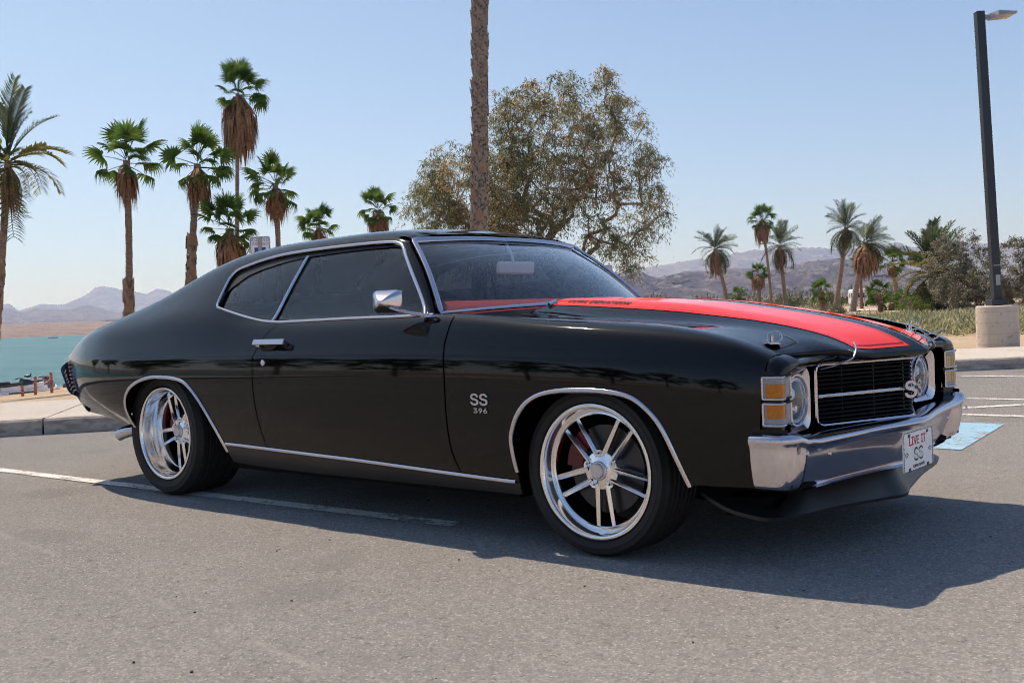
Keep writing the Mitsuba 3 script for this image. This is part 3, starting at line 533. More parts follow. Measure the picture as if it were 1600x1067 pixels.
def rrect(y0, y1, z0, z1, r, n=6):
    p = []
    for cy, cz, a in ((y1-r, z1-r, 0), (y0+r, z1-r, 90), (y0+r, z0+r, 180), (y1-r, z0+r, 270)):
        for t in np.radians(np.linspace(a, a+90, n)): p.append((cy+r*math.cos(t), cz+r*math.sin(t)))
    return np.array(p)
fr = rrect(-.462, .462, .466, .684, .026); fr = np.vstack([fr, fr[:1]]); dd = np.r_[0, np.cumsum(np.linalg.norm(np.diff(fr, axis=0), axis=1))]
fr = np.stack([np.interp(np.linspace(0, dd[-1], 161)[:-1], dd, fr[:, i]) for i in (0, 1)], 1)
obj('grille_frame', sweep(np.stack([gx(fr[:, 0])+.004, fr[:, 0], fr[:, 1]], 1), ring(.0075, 8), (1, 0, 0), closed=True), 'chrome', grille)
for y_, sl_, dx_ in ((-.030, .30, .010), (.050, -.12, .020)):       # one letter on each flank of the V
    t_ = nrm(np.array([sl_, .933, 0])); EM = frame(np.array([gx(y_)+dx_, y_, .537]), t_, np.array([0, 0, 1.]), np.cross(t_, [0, 0, 1.]))
    obj('grille_emblem', tf(letters('S', .060, .009, True, 1.45), EM), 'chrome_satin', grille, smooth=False)
# headlights
for sg in (-1, 1):
    cy, cx, cz = sg*.605, .676, .571
    h = obj('headlight', lathe([(0, -.05), (.05, -.045), (.078, -.012), (.084, .004)], 'x', 40, (cx, cy, cz)), 'lamp_dark', car)
    yb = rrect(-.118, .118, -.108, .108, .045); nb = len(yb); an_ = np.arctan2(yb[:, 1], yb[:, 0]); circ_ = np.stack([.094*np.cos(an_), .094*np.sin(an_)], 1)
    L = []
    for w, dx in ((0, -.03), (0, .010), (.06, .016), (.9, .004), (1, -.002), (1, -.03)):
        q = yb*(1-w)+circ_*w; L.append(np.stack([np.full(nb, cx+dx)+.0*q[:, 0]+sg*q[:, 0]*.10, cy+q[:, 0], cz+q[:, 1]], 1))
    P = np.stack(L, 0); obj('bezel', (P.reshape(-1, 3), quads(len(L), nb, True)), 'chrome', h, smooth=35)
    obj('retainer_ring', lathe([(.092, -.02), (.094, .004), (.090, .012), (.083, .012), (.080, .004), (.079, -.01)], 'x', 48, (cx, cy, cz)), 'chrome', h, smooth=40)
    obj('halo_ring', lathe([(.078, .000), (.0775, .006), (.068, .006), (.066, -.002)], 'x', 40, (cx, cy, cz)), 'lamp_pearl', h, smooth=40)
    obj('projector', lathe([(0, .004), (.016, .001), (.024, -.008), (.028, -.02)], 'x', 24, (cx, cy-.012, cz+.022)), 'lamp_pearl', h, smooth=40)
    obj('projector', lathe([(0, .002), (.012, .0), (.018, -.008), (.022, -.02)], 'x', 24, (cx, cy+.012, cz-.032)), 'chrome', h, smooth=40)
    obj('lens', lathe([(0, .026), (.03, .0235), (.06, .016), (.078, .008)], 'x', 40, (cx, cy, cz)), 'glass_lamp', h, smooth=True)
    # two stacked corner lamps wrapping the fender's front corner
    pl = np.array([(.690, .868), (.715, .866), (.738, .861), (.749, .853), (.750, .842), (.742, .80), (.733, .755)])
    for z0, z1 in ((.597, .667), (.512, .582)):
        lp = spline(np.column_stack([pl, 0*pl[:, 0]]), 28); lp[:, 1] *= sg
        body_ = np.stack([lp+[0, 0, z] for z in np.linspace(z0, z1, 5)], 1)
        tl = obj('turn_lamp', (body_.reshape(-1, 3), quads(28, 5)), 'lens_grey', car, smooth=50, label=('near' if sg < 0 else 'far')+' side amber turn lamp, '+('upper' if z0 > .55 else 'lower')+' of its pair')
        am = (lp[2:17] if sg < 0 else lp[12:27])+np.array([.002, sg*.002, 0]); zz0, zz1 = (z0+.004, z1-.022) if z0 > .55 else (z0+.022, z1-.004)
        bod = np.stack([am+[0, 0, z] for z in np.linspace(zz0, zz1, 5)], 1); obj('amber_lens', (bod.reshape(-1, 3), quads(15, 5)), 'amber' if sg < 0 else 'amber_pale', tl, smooth=50)
        for z in (z0, z1): obj('lamp_frame', tube(lp+[.003, sg*.003, z], .0042), 'chrome', tl)
        for p in (lp[0], lp[-1]): obj('lamp_frame', tube([p+[.003, sg*.003, z0], p+[.003, sg*.003, z1]], .0042), 'chrome', tl)
    pts = [(.665, .872, .50), (.665, .872, .69)]
    sur = spline(np.column_stack([pl-[.004, .004], 0*pl[:, 0]]), 20); sur[:, 1] *= sg
    sb = np.stack([sur+[0, 0, .455], np.column_stack([sur[:, :2], np.interp(sur[:, 0], [.688, .752], [.690, .676])])], 1); obj('lamp_housing', (sb.reshape(-1, 3), quads(20, 2)), 'paint_black', car, smooth=50)
# front bumper: lip, face, end caps
by = np.array([(.655, -.905), (.70, -.903), (.745, -.893), (.778, -.868), (.792, -.835), (.800, -.78), (.808, -.72), (.838, -.45), (.868, -.25), (.905, -.04), (.908, 0)])
bp = np.vstack([by, by[-2::-1]*[1, -1]]); bp = smoothline(np.column_stack([bp, 0*bp[:, 0]]), 150, 1.6)
bn = nrm(np.cross(np.gradient(bp, axis=0), [0, 0, 1.])); ab = np.abs(bp[:, 1])
ztp = np.interp(ab, [0, .70, .77, .81, .91], [.462, .462, .47, .484, .486]); zbt = np.interp(ab, [0, .5, .70, .78, .80, .91], [.285, .285, .283, .300, .298, .302])
rec = np.interp(ab, [0, .735, .772], [1., 1., .0])
secs = [(-.08, 1.0, 0), (-.034, 1.02, 0), (-.010, .985, 0), (.004, .93, 0), (.007, .875, .1), (.002, .83, .5), (-.006, .79, 1.), (-.010, .55, 1.3), (-.018, .30, 1.6), (-.028, .10, 1.7), (-.040, 0., 1.5), (-.06, -.02, 0)]
BP = np.stack([bp+bn*(d-.030*r*rec)[:, None]+np.stack([0*ab, 0*ab, zbt+(ztp-zbt)*h], 1) for d, h, r in secs], 1)
bsm = np.stack([spline(r, 40) for r in BP]); bsm = gaussian_filter1d(bsm, 1.2, axis=1, mode='nearest')
m = gridmesh(bsm); out = (m[2]*np.repeat(bn, 40, 0)).sum(1).mean() > 0; m = m if out else (m[0], m[1][:, ::-1], -m[2])
bumper = obj('front_bumper', m[:2], 'chrome', car, normals=m[2])
for sg in (-1, 1):
    for q in ((.7915, .60, .395), (.802, .80, .42)): obj('bumper_bolt', tf(lathe([(0, .006), (.007, .005), (.011, .0)], 'x', 16), move(q[0]+(.004 if q[1] > .7 else .002), sg*q[1], q[2])), 'chrome', bumper)
# licence plate with its raised print
pc = np.array([.922, -.132, .358]); pd = nrm(np.array([.30, -1, 0]))*-1   # reading direction, from the plate's left to its right as seen from the front
ex = nrm(np.array([.0, 1., .0])); ez = np.array([.0, 0, 1.]); en = nrm(np.cross(ex, ez)); PM = frame(pc, ex, ez, en)
plate = obj('front_plate', tf(trimesh.creation.extrude_polygon(shapely.Polygon(rrect(-.1525, .1525, -.070, .072, .012)), .003), PM), 'white_print', car, smooth=False, label='white novelty plate with red print and double S')
def pr(name, mesh, mt, x, z): obj(name, tf(mesh, PM @ move(x, z, .003)), mt, plate, smooth=False)
edge = np.vstack([rrect(-.145, .145, -.069, .069, .01), rrect(-.145, .145, -.069, .069, .01)[:1]]); pr('plate_border', sweep(np.column_stack([edge, 0*edge[:, 0]]), ring(.0016, 6), (0, 0, 1)), 'black_print', 0, 0)
pr('plate_lettering', letters('LIVE', .030, .001, True, 1.1), 'plate_red', -.042, .022); pr('plate_lettering', letters('IT', .030, .001, True, 1.1), 'plate_red', .052, .022)
pr('plate_lettering', letters('SS', .046, .001, True, 1.2), 'black_print', 0, -.036); pr('plate_lettering', letters('SS', .034, .0016, False, 1.45), 'white_print', 0, -.030)
pr('plate_lettering', letters('SUPER SPORT', .010, .001, True, 1.3), 'black_print', 0, -.060)
bow_ = shapely.Polygon([(-.016, -.003), (-.007, -.003), (-.007, -.008), (.007, -.008), (.007, -.003), (.016, -.003), (.013, .004), (.007, .004), (.007, .008), (-.007, .008), (-.007, .004), (-.013, .004)])
bow2 = trimesh.creation.extrude_polygon(bow_.difference(bow_.buffer(-.0022)), .001)
for x in (-.118, .118): pr('plate_mark', bow2, 'black_print', x, -.008)
for x in (-.092, .092):
    for z in (.058, -.062): pr('plate_screw', box(-.009, .009, -.005, .005, 0, .002), 'black_print', x, z)
# chin spoiler
sq_ = np.array([(.40, -.775, .262), (.48, -.815, .238), (.56, -.835, .218), (.64, -.835, .206), (.69, -.785, .198), (.745, -.42, .185), (.80, -.12, .173), (.828, -.01, .170)]); sp = np.vstack([sq_, sq_[::-1]*[1, -1, 1]])
sl = smoothline(sp, 130, .5); su = sl.copy(); su[:, 0] -= np.interp(np.abs(sl[:, 1]), [0, .7, .8], [.06, .05, .02]); su[:, 1] *= .93; su[:, 2] += np.interp(np.abs(sl[:, 1]), [0, .6, .8], [.115, .085, .020])
SPm = np.stack([su, su*.5+sl*.5, sl, sl+[-.004, 0, -.012], su*.5+sl*.5+[-.012, 0, -.012], su+[-.012, 0, -.01]], 1)
obj('chin_spoiler', (SPm.reshape(-1, 3), quads(130, 6, True)), 'black_plastic', car, smooth=20)
# hood pins with their cables
for sg in (-1, 1):
    o = hood_pt(np.array([.075]), np.array([sg*.66]), .002)[0]
    hp_ = obj('hood_pin', lathe([(.032, 0), (.032, .004), (.02, .006), (.006, .006), (.006, .028), (0, .03)], 'z', 24, tuple(o)), 'chrome', car, smooth=40)
    obj('pin_clip', tube([o+np.array([.028*math.cos(a)+.01, .03*math.sin(a)*.3-.02*sg*-1*0, .022+.022*math.sin(a)]) for a in np.linspace(-1.2, 4.6, 18)], .0022, 6), 'chrome', hp_)
    g = np.array([gx(.42)+.01, sg*.44, .672]); mid = o*.45+g*.55+[.02, -sg*.05, .05]
    top = np.array([.80, sg*.36, .748]); obj('cable', tube(smoothline([o+[.015, -sg*.03, .03], o+[.03, -sg*.10, .012], [.70, sg*.50, .725], [.735, sg*.45, .712]], 30, 2.), .003, 6), 'chrome_satin', hp_)
    obj('cable', tube(smoothline([[.705, sg*.452, .668], [.775, sg*.435, .688], [.812, sg*.415, .708], [.808, sg*.385, .735], [.79, sg*.36, .757]], 30, 1.5), .0032, 6), 'chrome_satin', hp_)
fc = [(.745, .50, .742), (.74, .42, .752), (.735, .385, .775), (.75, .37, .785), (.765, .39, .772), (.775, .43, .752), (.80, .50, .768), (.805, .56, .772), (.79, .60, .758), (.765, .585, .735), (.74, .53, .715), (.72, .47, .690)]
obj('cable', tube(smoothline(fc, 60, 2.), .0030, 6), 'chrome_satin', f'{car}__hood_pin_001')
# emblems on the fenders
for sg in (-1, 1):
    for tx, h, z, mt_, dx, stc in (('SS', .043, .558, 'chrome_satin', 0, 1.25), ('396', .0185, .527, 'chrome_satin', .004, 1.5)):
        v, f = letters(tx, h, .005, True, stc); o = np.array([-.462+dx, ysurf(-.462, z+.02)[0]-.001, z]); N = nsurf(np.array([-.462]), np.array([z+.02]))[0]
        ex_ = nrm(np.array([1, 0, 0])-N*N[0]); M = frame(o, ex_, np.cross(N, ex_), N); q = tf((v, f), M)
        if sg > 0: v2 = v*[-1, 1, 1]; q = tf((v2, f[:, ::-1]), M); q = flipy(q)
        obj('fender_emblem', q, mt_, fenders[0 if sg < 0 else 1], smooth=False)
# door handles, locks, mirrors
for i, sg in enumerate((-1, 1)):
    d = doors[i]; fl_ = (lambda m: m) if sg < 0 else flipy
    o = onside([(-1.775, .806)])[0]; N = nsurf(np.array([-1.775]), np.array([.806]))[0]; ex_ = nrm(np.array([1., 0, 0])-N*N[0]); H = frame(o, ex_, np.cross(N, ex_), N)
    hd = obj('handle', fl_(tf(cat(box(-.115, .115, -.004, .012, .026, .036, .003), box(-.115, .115, -.016, .012, .030, .036, .002), box(-.112, -.075, -.012, .01, 0, .03, .004), box(.07, .112, -.012, .01, 0, .03, .004)), H)), 'chrome', d, smooth=False)
    obj('push_button', fl_(tf(lathe([(0, .028), (.010, .027), (.013, .02), (.013, 0)], 'z', 20), H @ move(-.085, -.012, .0))), 'chrome', hd, smooth=40)
    obj('handle_recess', fl_(tf(lathe([(.030, .0025), (.028, .0035), (0, .0015)], 'z', 28), H @ np.diag([1.7, .8, 1, 1]) @ move(-.01, -.012, 0))), 'under_black', hd)
    o = onside([(-1.815, .722)])[0]; N = nsurf(np.array([-1.815]), np.array([.722]))[0]; ex_ = nrm(np.array([1., 0, 0])-N*N[0]); H = frame(o, ex_, np.cross(N, ex_), N)
    obj('lock', fl_(tf(lathe([(0, .006), (.008, .007), (.014, .004), (.015, 0)], 'z', 20), H)), 'chrome', d, smooth=40)
    # mirror: pointed chrome shell on a raked stalk (near side only)
    if sg > 0: continue
    sec = []
    for t in np.linspace(0, 1, 14):
        r = max(1-(1-t)**1.25, 0)**.8; q = rrect(-.066*r-.0005, .066*r+.0005, -.047*r-.0005, .047*r+.0005, max(.024*r, .0004), 5); sec.append(np.stack([.004+.085*(1-t)+0*q[:, 0], q[:, 0], q[:, 1]], 1))
    sec.append(sec[-1]*[1, .94, .92]+[-.006, 0, 0]); SM = np.stack(sec); k = SM.shape[1]
    mh = (SM.reshape(-1, 3), quads(len(sec), k, True)); MM = frame(np.array([-.985, -.925, .977]), nrm(np.array([.42, -.90, -.05])), nrm(np.array([.90, .42, 0])), np.array([0, 0, 1.]))
    mr = obj('side_mirror', fl_(tf(mh, MM)), 'chrome', car, smooth=30, label='near chrome side mirror on its stalk' if sg < 0 else 'far chrome side mirror')
    obj('mirror_glass', fl_(tf(box(-.006, -.001, -.061, .061, -.043, .043), MM)), 'mirror_back', mr, smooth=False)
    obj('stalk', fl_(sweep(smoothline([(-.955, -.960, .960), (-.925, -.945, .944), (-.88, -.915, .928), (-.835, -.888, .917), (-.80, -.872, .912)], 20, 1.5), ring(.013, 10, .6))), 'chrome', mr)
    obj('stalk_base', fl_(tf(lathe([(.014, .008), (.03, .004), (.034, -.004)], 'z', 24), move(-.80, -.868, .909) @ np.diag([1.45, .55, .8, 1]))), 'chrome', mr)
# rear: tail panel, bumper, side marker, exhaust tips
rp = np.array([(-3.60, -.93), (-3.80, -.875), (-3.93, -.83), (-4.03, -.79), (-4.085, -.74), (-4.12, -.65), (-4.145, -.40), (-4.155, 0)]); rp = np.vstack([rp, rp[-2::-1]*[1, -1]])
def rear_sweep(zs, offs, x0, name, mt, lean=.55, scale=1., n=120, cap=False):
    p = smoothline(np.column_stack([rp, 0*rp[:, 0]]), n, 2.); p = p[np.abs(p[:, 1]) < x0]; nn = nrm(np.cross([0, 0, 1.], np.gradient(p, axis=0))); 
    P = np.stack([p+nn*o+np.stack([0*p[:, 0]+max(.742-z, 0)*lean, 0*p[:, 0], 0*p[:, 0]+z], 1) for z, o in zip(zs, offs)], 1)
    if cap: e0, e1 = P[:1]-nn[0]*.055+(P[1]-P[0])*1.2, P[-1:]-nn[-1]*.055+(P[-2]-P[-1])*1.2; P = np.concatenate([e0, P[:1]+(e0-P[:1])*.02, P, P[-1:]+(e1-P[-1:])*.02, e1])
    m = gridmesh(P); m = m if (m[2][:, 0]).mean() < 0 else (m[0], m[1][:, ::-1], -m[2]); return obj(name, m[:2], mt, car, normals=m[2])
rear_sweep([.75, .70, .60, .50, .42], [-.03, -.03, -.03, -.03, -.03], .80, 'tail_panel', 'paint_black')
rb = rear_sweep(np.linspace(.728, .492, 16), [-.03, .012, .034, .046, .051, .051, .050, .049, .048, .048, .048, .047, .044, .032, .004, -.03], .792, 'rear_bumper', 'chrome', cap=True)
rear_sweep([.50, .47, .44, .412], [-.014, -.016, -.018, -.03], .785, 'rear_valance', 'paint_black')
for y in (-.60, -.43, .43, .60): obj('tail_lamp', lathe([(0, -.012), (.05, -.009), (.062, 0), (.066, .01)], 'x', 28, (-4.075-.02*(abs(y) < .5), y, .60)), 'tail_red', car)
for i, sg in enumerate((-1, 1)):
    fl_ = (lambda m: m) if sg < 0 else flipy
    xs_ = np.array([-3.985, -3.93]); zt_ = .718
    rec_ = cutp(panel(-4.10, -3.8, 2, 9), lambda v: np.minimum(np.minimum(v[:, 2]-.535, .722-v[:, 2]), .014-np.abs(v[:, 0]-(-3.990+(.722-v[:, 2])*.36)))); rec_ = (rec_[0]+rec_[2]*.0025, rec_[1], rec_[2]); w_ = rec_ if sg < 0 else mirror3(rec_)
    sm_ = obj('side_marker', w_[:2], 'under_black', quarters[i], normals=w_[2])
    for z in np.linspace(.548, .712, 8):
        xc = -3.990+(.722-z)*.36; q = onside([(xc-.011, z), (xc-.002, z), (xc+.007, z)], .005); obj('rib', fl_(tube(q, .0055, 6)), 'chrome', sm_)
    ex2 = smoothline([(-3.25, sg*.66, .33), (-3.36, sg*.69, .325), (-3.45, sg*.715, .31), (-3.53, sg*.735, .285)], 16, 1.5)
    obj('exhaust_tip', tube(ex2, .036, 20), 'chrome', car); obj('exhaust_bore', tf(lathe([(.031, .0), (0, -.002)], 'x', 20), frame(ex2[-1]+nrm(ex2[-1]-ex2[-2])*.001, *[nrm(q) for q in (ex2[-1]-ex2[-2], np.cross([0, 0, 1.], ex2[-1]-ex2[-2]), np.cross(ex2[-1]-ex2[-2], np.cross([0, 0, 1.], ex2[-1]-ex2[-2])))])), 'under_black', car)
# cabin: dash, seats, wheel, mirror
ds = np.stack([np.stack([np.full(31, x)-.10*np.abs(np.linspace(-1, 1, 31))**2, np.linspace(-.74, .74, 31), np.full(31, z)], 1) for x, z in ((-.66, .86), (-.73, .935), (-.88, .972), (-.955, .970), (-.985, .93), (-.97, .70))], 0)
sheet(ds.transpose(1, 0, 2), 'dash_red', car, 'dashboard')
obj('cabin_floor', cat(box(-2.2, -.75, -.83, .83, .255, .27), box(-3.02, -3.0, -.56, .56, .46, .95), box(-.75, -.73, -.83, .83, .25, .90), box(-3.9, -3.0, -.68, .68, .80, .82)), 'interior', car, smooth=False)
for sg in (-1, 1):
    obj('door_trim', box(-2.2, -.78, *sorted((sg*.835, sg*.82)), .27, .895), 'interior', car, smooth=False)
    s_ = obj('front_seat', box(-1.95, -1.42, sg*.37-.25, sg*.37+.25, .42, .56, .05), 'interior', car)
    obj('seat_back', tf(box(-.06, .08, -.25, .25, 0, .56, .05), move(-1.96, sg*.37, .50) @ np.array([[.97, 0, -.22, 0], [0, 1, 0, 0], [.22, 0, .97, 0], [0, 0, 0, 1.]])), 'interior', s_)
obj('rear_seat', cat(box(-2.85, -2.35, -.58, .58, .46, .60, .05), box(-2.98, -2.82, -.58, .58, .5, .96, .05)), 'interior', car)
SWM = frame(np.array([-1.17, .37, .86]), np.array([0, 1., 0]), nrm(np.array([-.35, 0, .94])), nrm(np.array([-.94, 0, -.35])))
a = np.linspace(0, 2*math.pi, 49)[:-1]; sw = obj('steering_wheel', tf(sweep(np.stack([.185*np.cos(a), .185*np.sin(a), 0*a], 1), ring(.013, 8), (0, 0, 1), closed=True), SWM), 'black_plastic', car, smooth=True)
obj('wheel_spokes', tf(cat(box(-.18, .18, -.012, .012, -.006, .006), box(-.012, .012, -.18, 0, -.006, .006), lathe([(0, .02), (.05, .018), (.06, -.02)], 'z', 20)), SWM), 'chrome_satin', sw, smooth=False)
rm = obj('rear_view_mirror', tf(box(-.012, .012, -.125, .125, -.031, .031, .010), frame(np.array([-1.035, -.02, 1.128]), nrm(np.array([1., -.12, -.1])), nrm(np.array([.12, 1, 0])), np.array([.1, 0, 1.]))), 'mirror_back', car, smooth=False)
obj('mirror_stem', tube([(-1.045, -.02, 1.15), (-1.06, -.02, 1.20), (-1.09, -.02, 1.25)], .008), 'mirror_back', rm)
# wheels
def wheel(x, sg, R, lipy, W, dish, hubd, label, yaw=0.):
    "sg: -1 right side; built with its axle along +y inwards from the lip at y = 0, then placed"
    M = frame(np.array([x, sg*lipy, R]), np.array([1., 0, 0]), np.array([0, -sg*1., 0]), np.array([0, 0, 1.]))
    fx = (lambda m: tf(m, M)) if sg < 0 else (lambda m: (tf(m, M)[0], tf(m, M)[1][:, ::-1]))
    w = thing(car+'__wheel', '', ''); labels[w] = dict(label=label)
    r0 = .2515; q_ = lambda t: R*t+r0*(1-t); ty = [(.246, .016), (.2505, .006), (q_(.04), .002), (q_(.07), -.0025), (q_(.10), -.0025), (q_(.12), -.006), (q_(.40), -.0105), (q_(.42), -.0122), (q_(.46), -.0122), (q_(.48), -.0105), (q_(.70), -.0085), (q_(.71), -.0100), (q_(.75), -.0095), (q_(.76), -.0075), (R-.012, .006), (R-.004, .018)]
    n = 7; tw = W-.036
    for k in range(n):
        a0, a1 = .018+tw*k/n, .018+tw*(k+1)/n; ty += [(R-.0005, a0+.006), (R-.0005, a1-.006), (R-.007, a1-.004), (R-.007, a1+.003)] if k < n-1 else [(R-.0005, a0+.006), (R-.004, a1)]
    ty += [(R-.015, W-.006), (R*.6+r0*.4, W+.006), (.250, W-.004), (.246, W-.014), (.245, W-.03), (.245, .03)]
    obj('tyre', fx(lathe(ty+[ty[0]], 'y', 96)), 'rubber', w, smooth=35)
    rim = obj('rim', fx(lathe([(.2515, .012), (.2522, .002), (.2500, -.0035), (.2440, -.0052), (.2385, -.0040), (.2345, .000), (.2320, .007), *([(.230, .012), (.2265, .030), (.2235, .050), (.2195, .058), (.2175, .064), (.2150, .085), (.2120, .104), (.2080, .112)] if dish > .1 else [(.2305, .010), (.2275, .022), (.2245, .034), (.2220, .040)]), (.2170, dish-.004), (.2200, dish), (.2200, W-.02), (.2150, W-.01)], 'y', 96)), 'wheel_chrome', w, smooth=35)
    rr = .217; obj('spoke_ring', fx(lathe([(.2195, dish-.008), (.2165, dish-.015), (.211, dish-.016), (.2075, dish-.012), (.2065, dish+.0), (.2065, dish+.012), (.2195, dish+.014)], 'y', 96)), 'wheel_chrome', w, smooth=35)
    for k in range(5):
        a = math.radians(-90+72*k+yaw); c, s_ = math.cos(a), math.sin(a)
        RM = np.array([[c, 0, -s_, 0], [0, 1, 0, 0], [s_, 0, c, 0], [0, 0, 0, 1.]])
        for sd in (-1, 1):
            L = []
            for t in np.linspace(0, 1, 9):
                r = .050+(.2095-.050)*t; off = sd*(.0215+.0135*t); wd = .0098-.0018*t; y0 = hubd+.010+(dish-.012-hubd-.010)*(t**1.4); th_ = .030-.010*t
                L.append([(r, y0+th_, off-wd*1.3), (r, y0+.009, off-wd*1.15), (r, y0, off-wd*.30*(1-t)), (r, y0, off+wd*.30*(1-t)), (r, y0+.009, off+wd*1.15), (r, y0+th_, off+wd*1.3)])
            P = np.array(L); obj('spoke', fx(tf((P.reshape(-1, 3), quads(9, 6, True)), RM)), 'wheel_chrome', w, smooth=25)
        b = math.radians(-54+72*k+yaw); RB = np.array([[math.cos(b), 0, -math.sin(b), 0], [0, 1, 0, 0], [math.sin(b), 0, math.cos(b), 0], [0, 0, 0, 1.]])
        obj('lug_nut', fx(tf(cat(lathe([(.0, hubd+.002), (.007, hubd+.003), (.010, hubd+.010), (.010, hubd+.04)], 'y', 6, (.0585, 0, 0)), lathe([(.0105, hubd+.016), (.0185, hubd+.014), (.0185, hubd+.03)], 'y', 16, (.0585, 0, 0))), RB)), 'wheel_chrome', w, smooth=False)
    obj('hub', fx(lathe([(.034, hubd+.006), (.048, hubd+.012), (.070, hubd+.018), (.078, hubd+.03), (.078, hubd+.06), (.0, hubd+.06)], 'y', 40)), 'wheel_chrome', w, smooth=35)
    cp = obj('centre_cap', fx(lathe([(0, hubd-.012), (.026, hubd-.012), (.0275, hubd-.010), (.029, hubd-.003), (.033, hubd-.002), (.036, hubd+.001), (.036, hubd+.02)], 'y', 40)), 'chrome_satin', w, smooth=30)
    obj('brake_disc', fx(lathe([(.04, dish+.035), (.165, dish+.035), (.165, dish+.058), (.04, dish+.058)], 'y', 64)), 'disc_dark', w, smooth=30)
    ca = np.radians(np.linspace(128, 178, 14)); Cp = np.stack([np.stack([r*np.cos(ca), np.full(14, y), r*np.sin(ca)], 1) for r, y in ((.105, dish+.020), (.175, dish+.020), (.182, dish+.03), (.182, dish+.08), (.105, dish+.08))], 1)
    obj('brake_caliper', fx((Cp.reshape(-1, 3), quads(14, 5, True))), 'caliper_red', w, smooth=35)
wheel(0, -1, .315, .858, .245, .054, .028, 'near front wheel, chrome with five pairs of spokes', 3.)
wheel(-2.845, -1, .338, .858, .300, .125, .082, 'near rear wheel, deep dished chrome', -6.)
wheel(0, 1, .315, .858, .245, .054, .028, 'far front wheel', 20.); wheel(-2.845, 1, .338, .858, .300, .125, .082, 'far rear wheel', 40.)
# ------------------------------------------------------------------ plants
def leafcol(a, b, c, s, lo=.5, hi=.8):
    return mikit.proc(lambda p, n, uv: mixc(mixc(a, b, noise(p.x*s, p.y*s, p.z*s)), c, sst(lo, hi, noise(p.x*s*2.3+4, p.y*s*2.3, p.z*s*2.3))))
def LF(k, c, rough=.4, tr=1.1): mat(k, type='principledthin', base_color=c, roughness=rough, diff_trans=tr, eta=1.45, spec_trans=0.)
LF('fan_leaf', leafcol((.050, .105, .020), (.095, .165, .035), (.20, .22, .06), 1.6, .62, .9), .35)
LF('feather_leaf', leafcol((.060, .085, .042), (.105, .135, .070), (.19, .18, .07), 1.4, .6, .9), .38)
LF('feather_gold', leafcol((.17, .15, .03), (.24, .21, .05), (.09, .11, .035), 1.4, .5, .8), .5)
P_('dead_leaf', leafcol((.22, .115, .060), (.30, .17, .095), (.13, .070, .04), 6.), .8, specular=.2)
P_('palm_bark', mikit.proc(lambda p, n, uv: mixc(mixc((.21, .145, .105), (.29, .215, .165), noise(p.x*5, p.y*5, p.z*14)), (.11, .075, .055), sst(.5, .8, noise(p.x*9, p.y*9, p.z*40)))), .9, specular=.2)
P_('boot_bark', leafcol((.19, .13, .09), (.28, .205, .155), (.34, .19, .09), 7., .72, .95), .9, specular=.2)
P_('red_bark', leafcol((.24, .105, .065), (.31, .15, .10), (.15, .07, .045), 5.), .9, specular=.2)
P_('grey_bark', leafcol((.20, .165, .14), (.30, .25, .215), (.10, .08, .065), 9., .5, .8), .9, specular=.2)
P_('tree_bark', leafcol((.22, .17, .13), (.33, .27, .21), (.12, .09, .07), 4.), .9, specular=.2)
LF('gum_leaf', dict(type='mesh_attribute', name='vertex_color'), .45, 1.5)
def fan_frond(droop, seed, nseg=19, pet=.70):
    "a palmate leaf: stalk along +x, blade of split segments; unit length about 1.25"
    r = np.random.default_rng(seed); V, F = [], []
    t = tube([(0, 0, 0), (pet*.5, 0, .02), (pet, 0, .0)], [.018, .012, .009], 4); V.append(t[0]); F.append(t[1]); n = len(t[0])
    for k in range(nseg):
        a = math.radians(-118+236*(k+.5)/nseg+r.normal(0, 1.5)); L = (.60-.10*abs(a)/2)*r.uniform(.85, 1.1); w = .044
        d = np.array([math.cos(a), math.sin(a), 0]); s = np.array([-d[1], d[0], 0]); P = []
        for u, ww, dz in ((0, .15, 0), (.30, .85, .02), (.52, 1., .0), (.80, .50, -.34*droop), (1., .04, -.90*droop*r.uniform(.6, 1.3))):
            q = np.array([pet, 0, 0])+d*L*(u if u < .52 else .52+(u-.52)*(1-.5*droop))+np.array([0, 0, dz*L*.75+.05*math.cos(a*1.3)*u]); P += [q-s*w*ww*L/.6, q+np.array([0, 0, .016]), q+s*w*ww*L/.6]
        V.append(np.array(P)); F.append(quads(5, 3)+n); n += 15
    return np.vstack(V), np.vstack(F)
def feather_frond(droop, seed, nl=34):
    r = np.random.default_rng(seed); t = np.linspace(0, 1, 14); mid = np.stack([t-.18*droop*t**3, 0*t, .06*np.sin(t*2)-droop*.55*t**2.2], 1)
    m = tube(mid, np.linspace(.014, .003, 14), 4); V, F, n = [m[0]], [m[1]], len(m[0])
    for k in range(nl):
        u = .14+.85*k/(nl-1); c = np.array([np.interp(u, t, mid[:, i]) for i in range(3)]); c2 = np.array([np.interp(min(u+.05, 1), t, mid[:, i]) for i in range(3)]); ax = nrm(c2-c+[1e-6, 0, 0])
        for sd in (-1, 1):
            L = .27*math.sin(min(u*2.2, 1.57)+.25)*(1-.45*max(u-.6, 0)/.4)*r.uniform(.85, 1.1); d = nrm(ax*.75+np.array([0, sd*.75, r.uniform(.12, .5)])); w = np.cross(d, ax)*.0; wv = nrm(np.cross(d, [0, 0, 1.]))*.011
            tip = c+d*L+np.array([0, 0, -.10*L*(1+droop)]); md = c+d*L*.5+np.array([0, 0, .02*L]); V.append(np.array([c-wv*.5, c+wv*.5, md+wv, md-wv, tip])); F.append(np.array([[0, 1, 2], [0, 2, 3], [3, 2, 4]])+n); n += 5
    return np.vstack(V), np.vstack(F)
FAN = [mikit.ply(fan_frond(d, 30+i), 'fan_leaf', smooth=False) for i, d in enumerate((.12, .35, .35, .75, 1.0))]
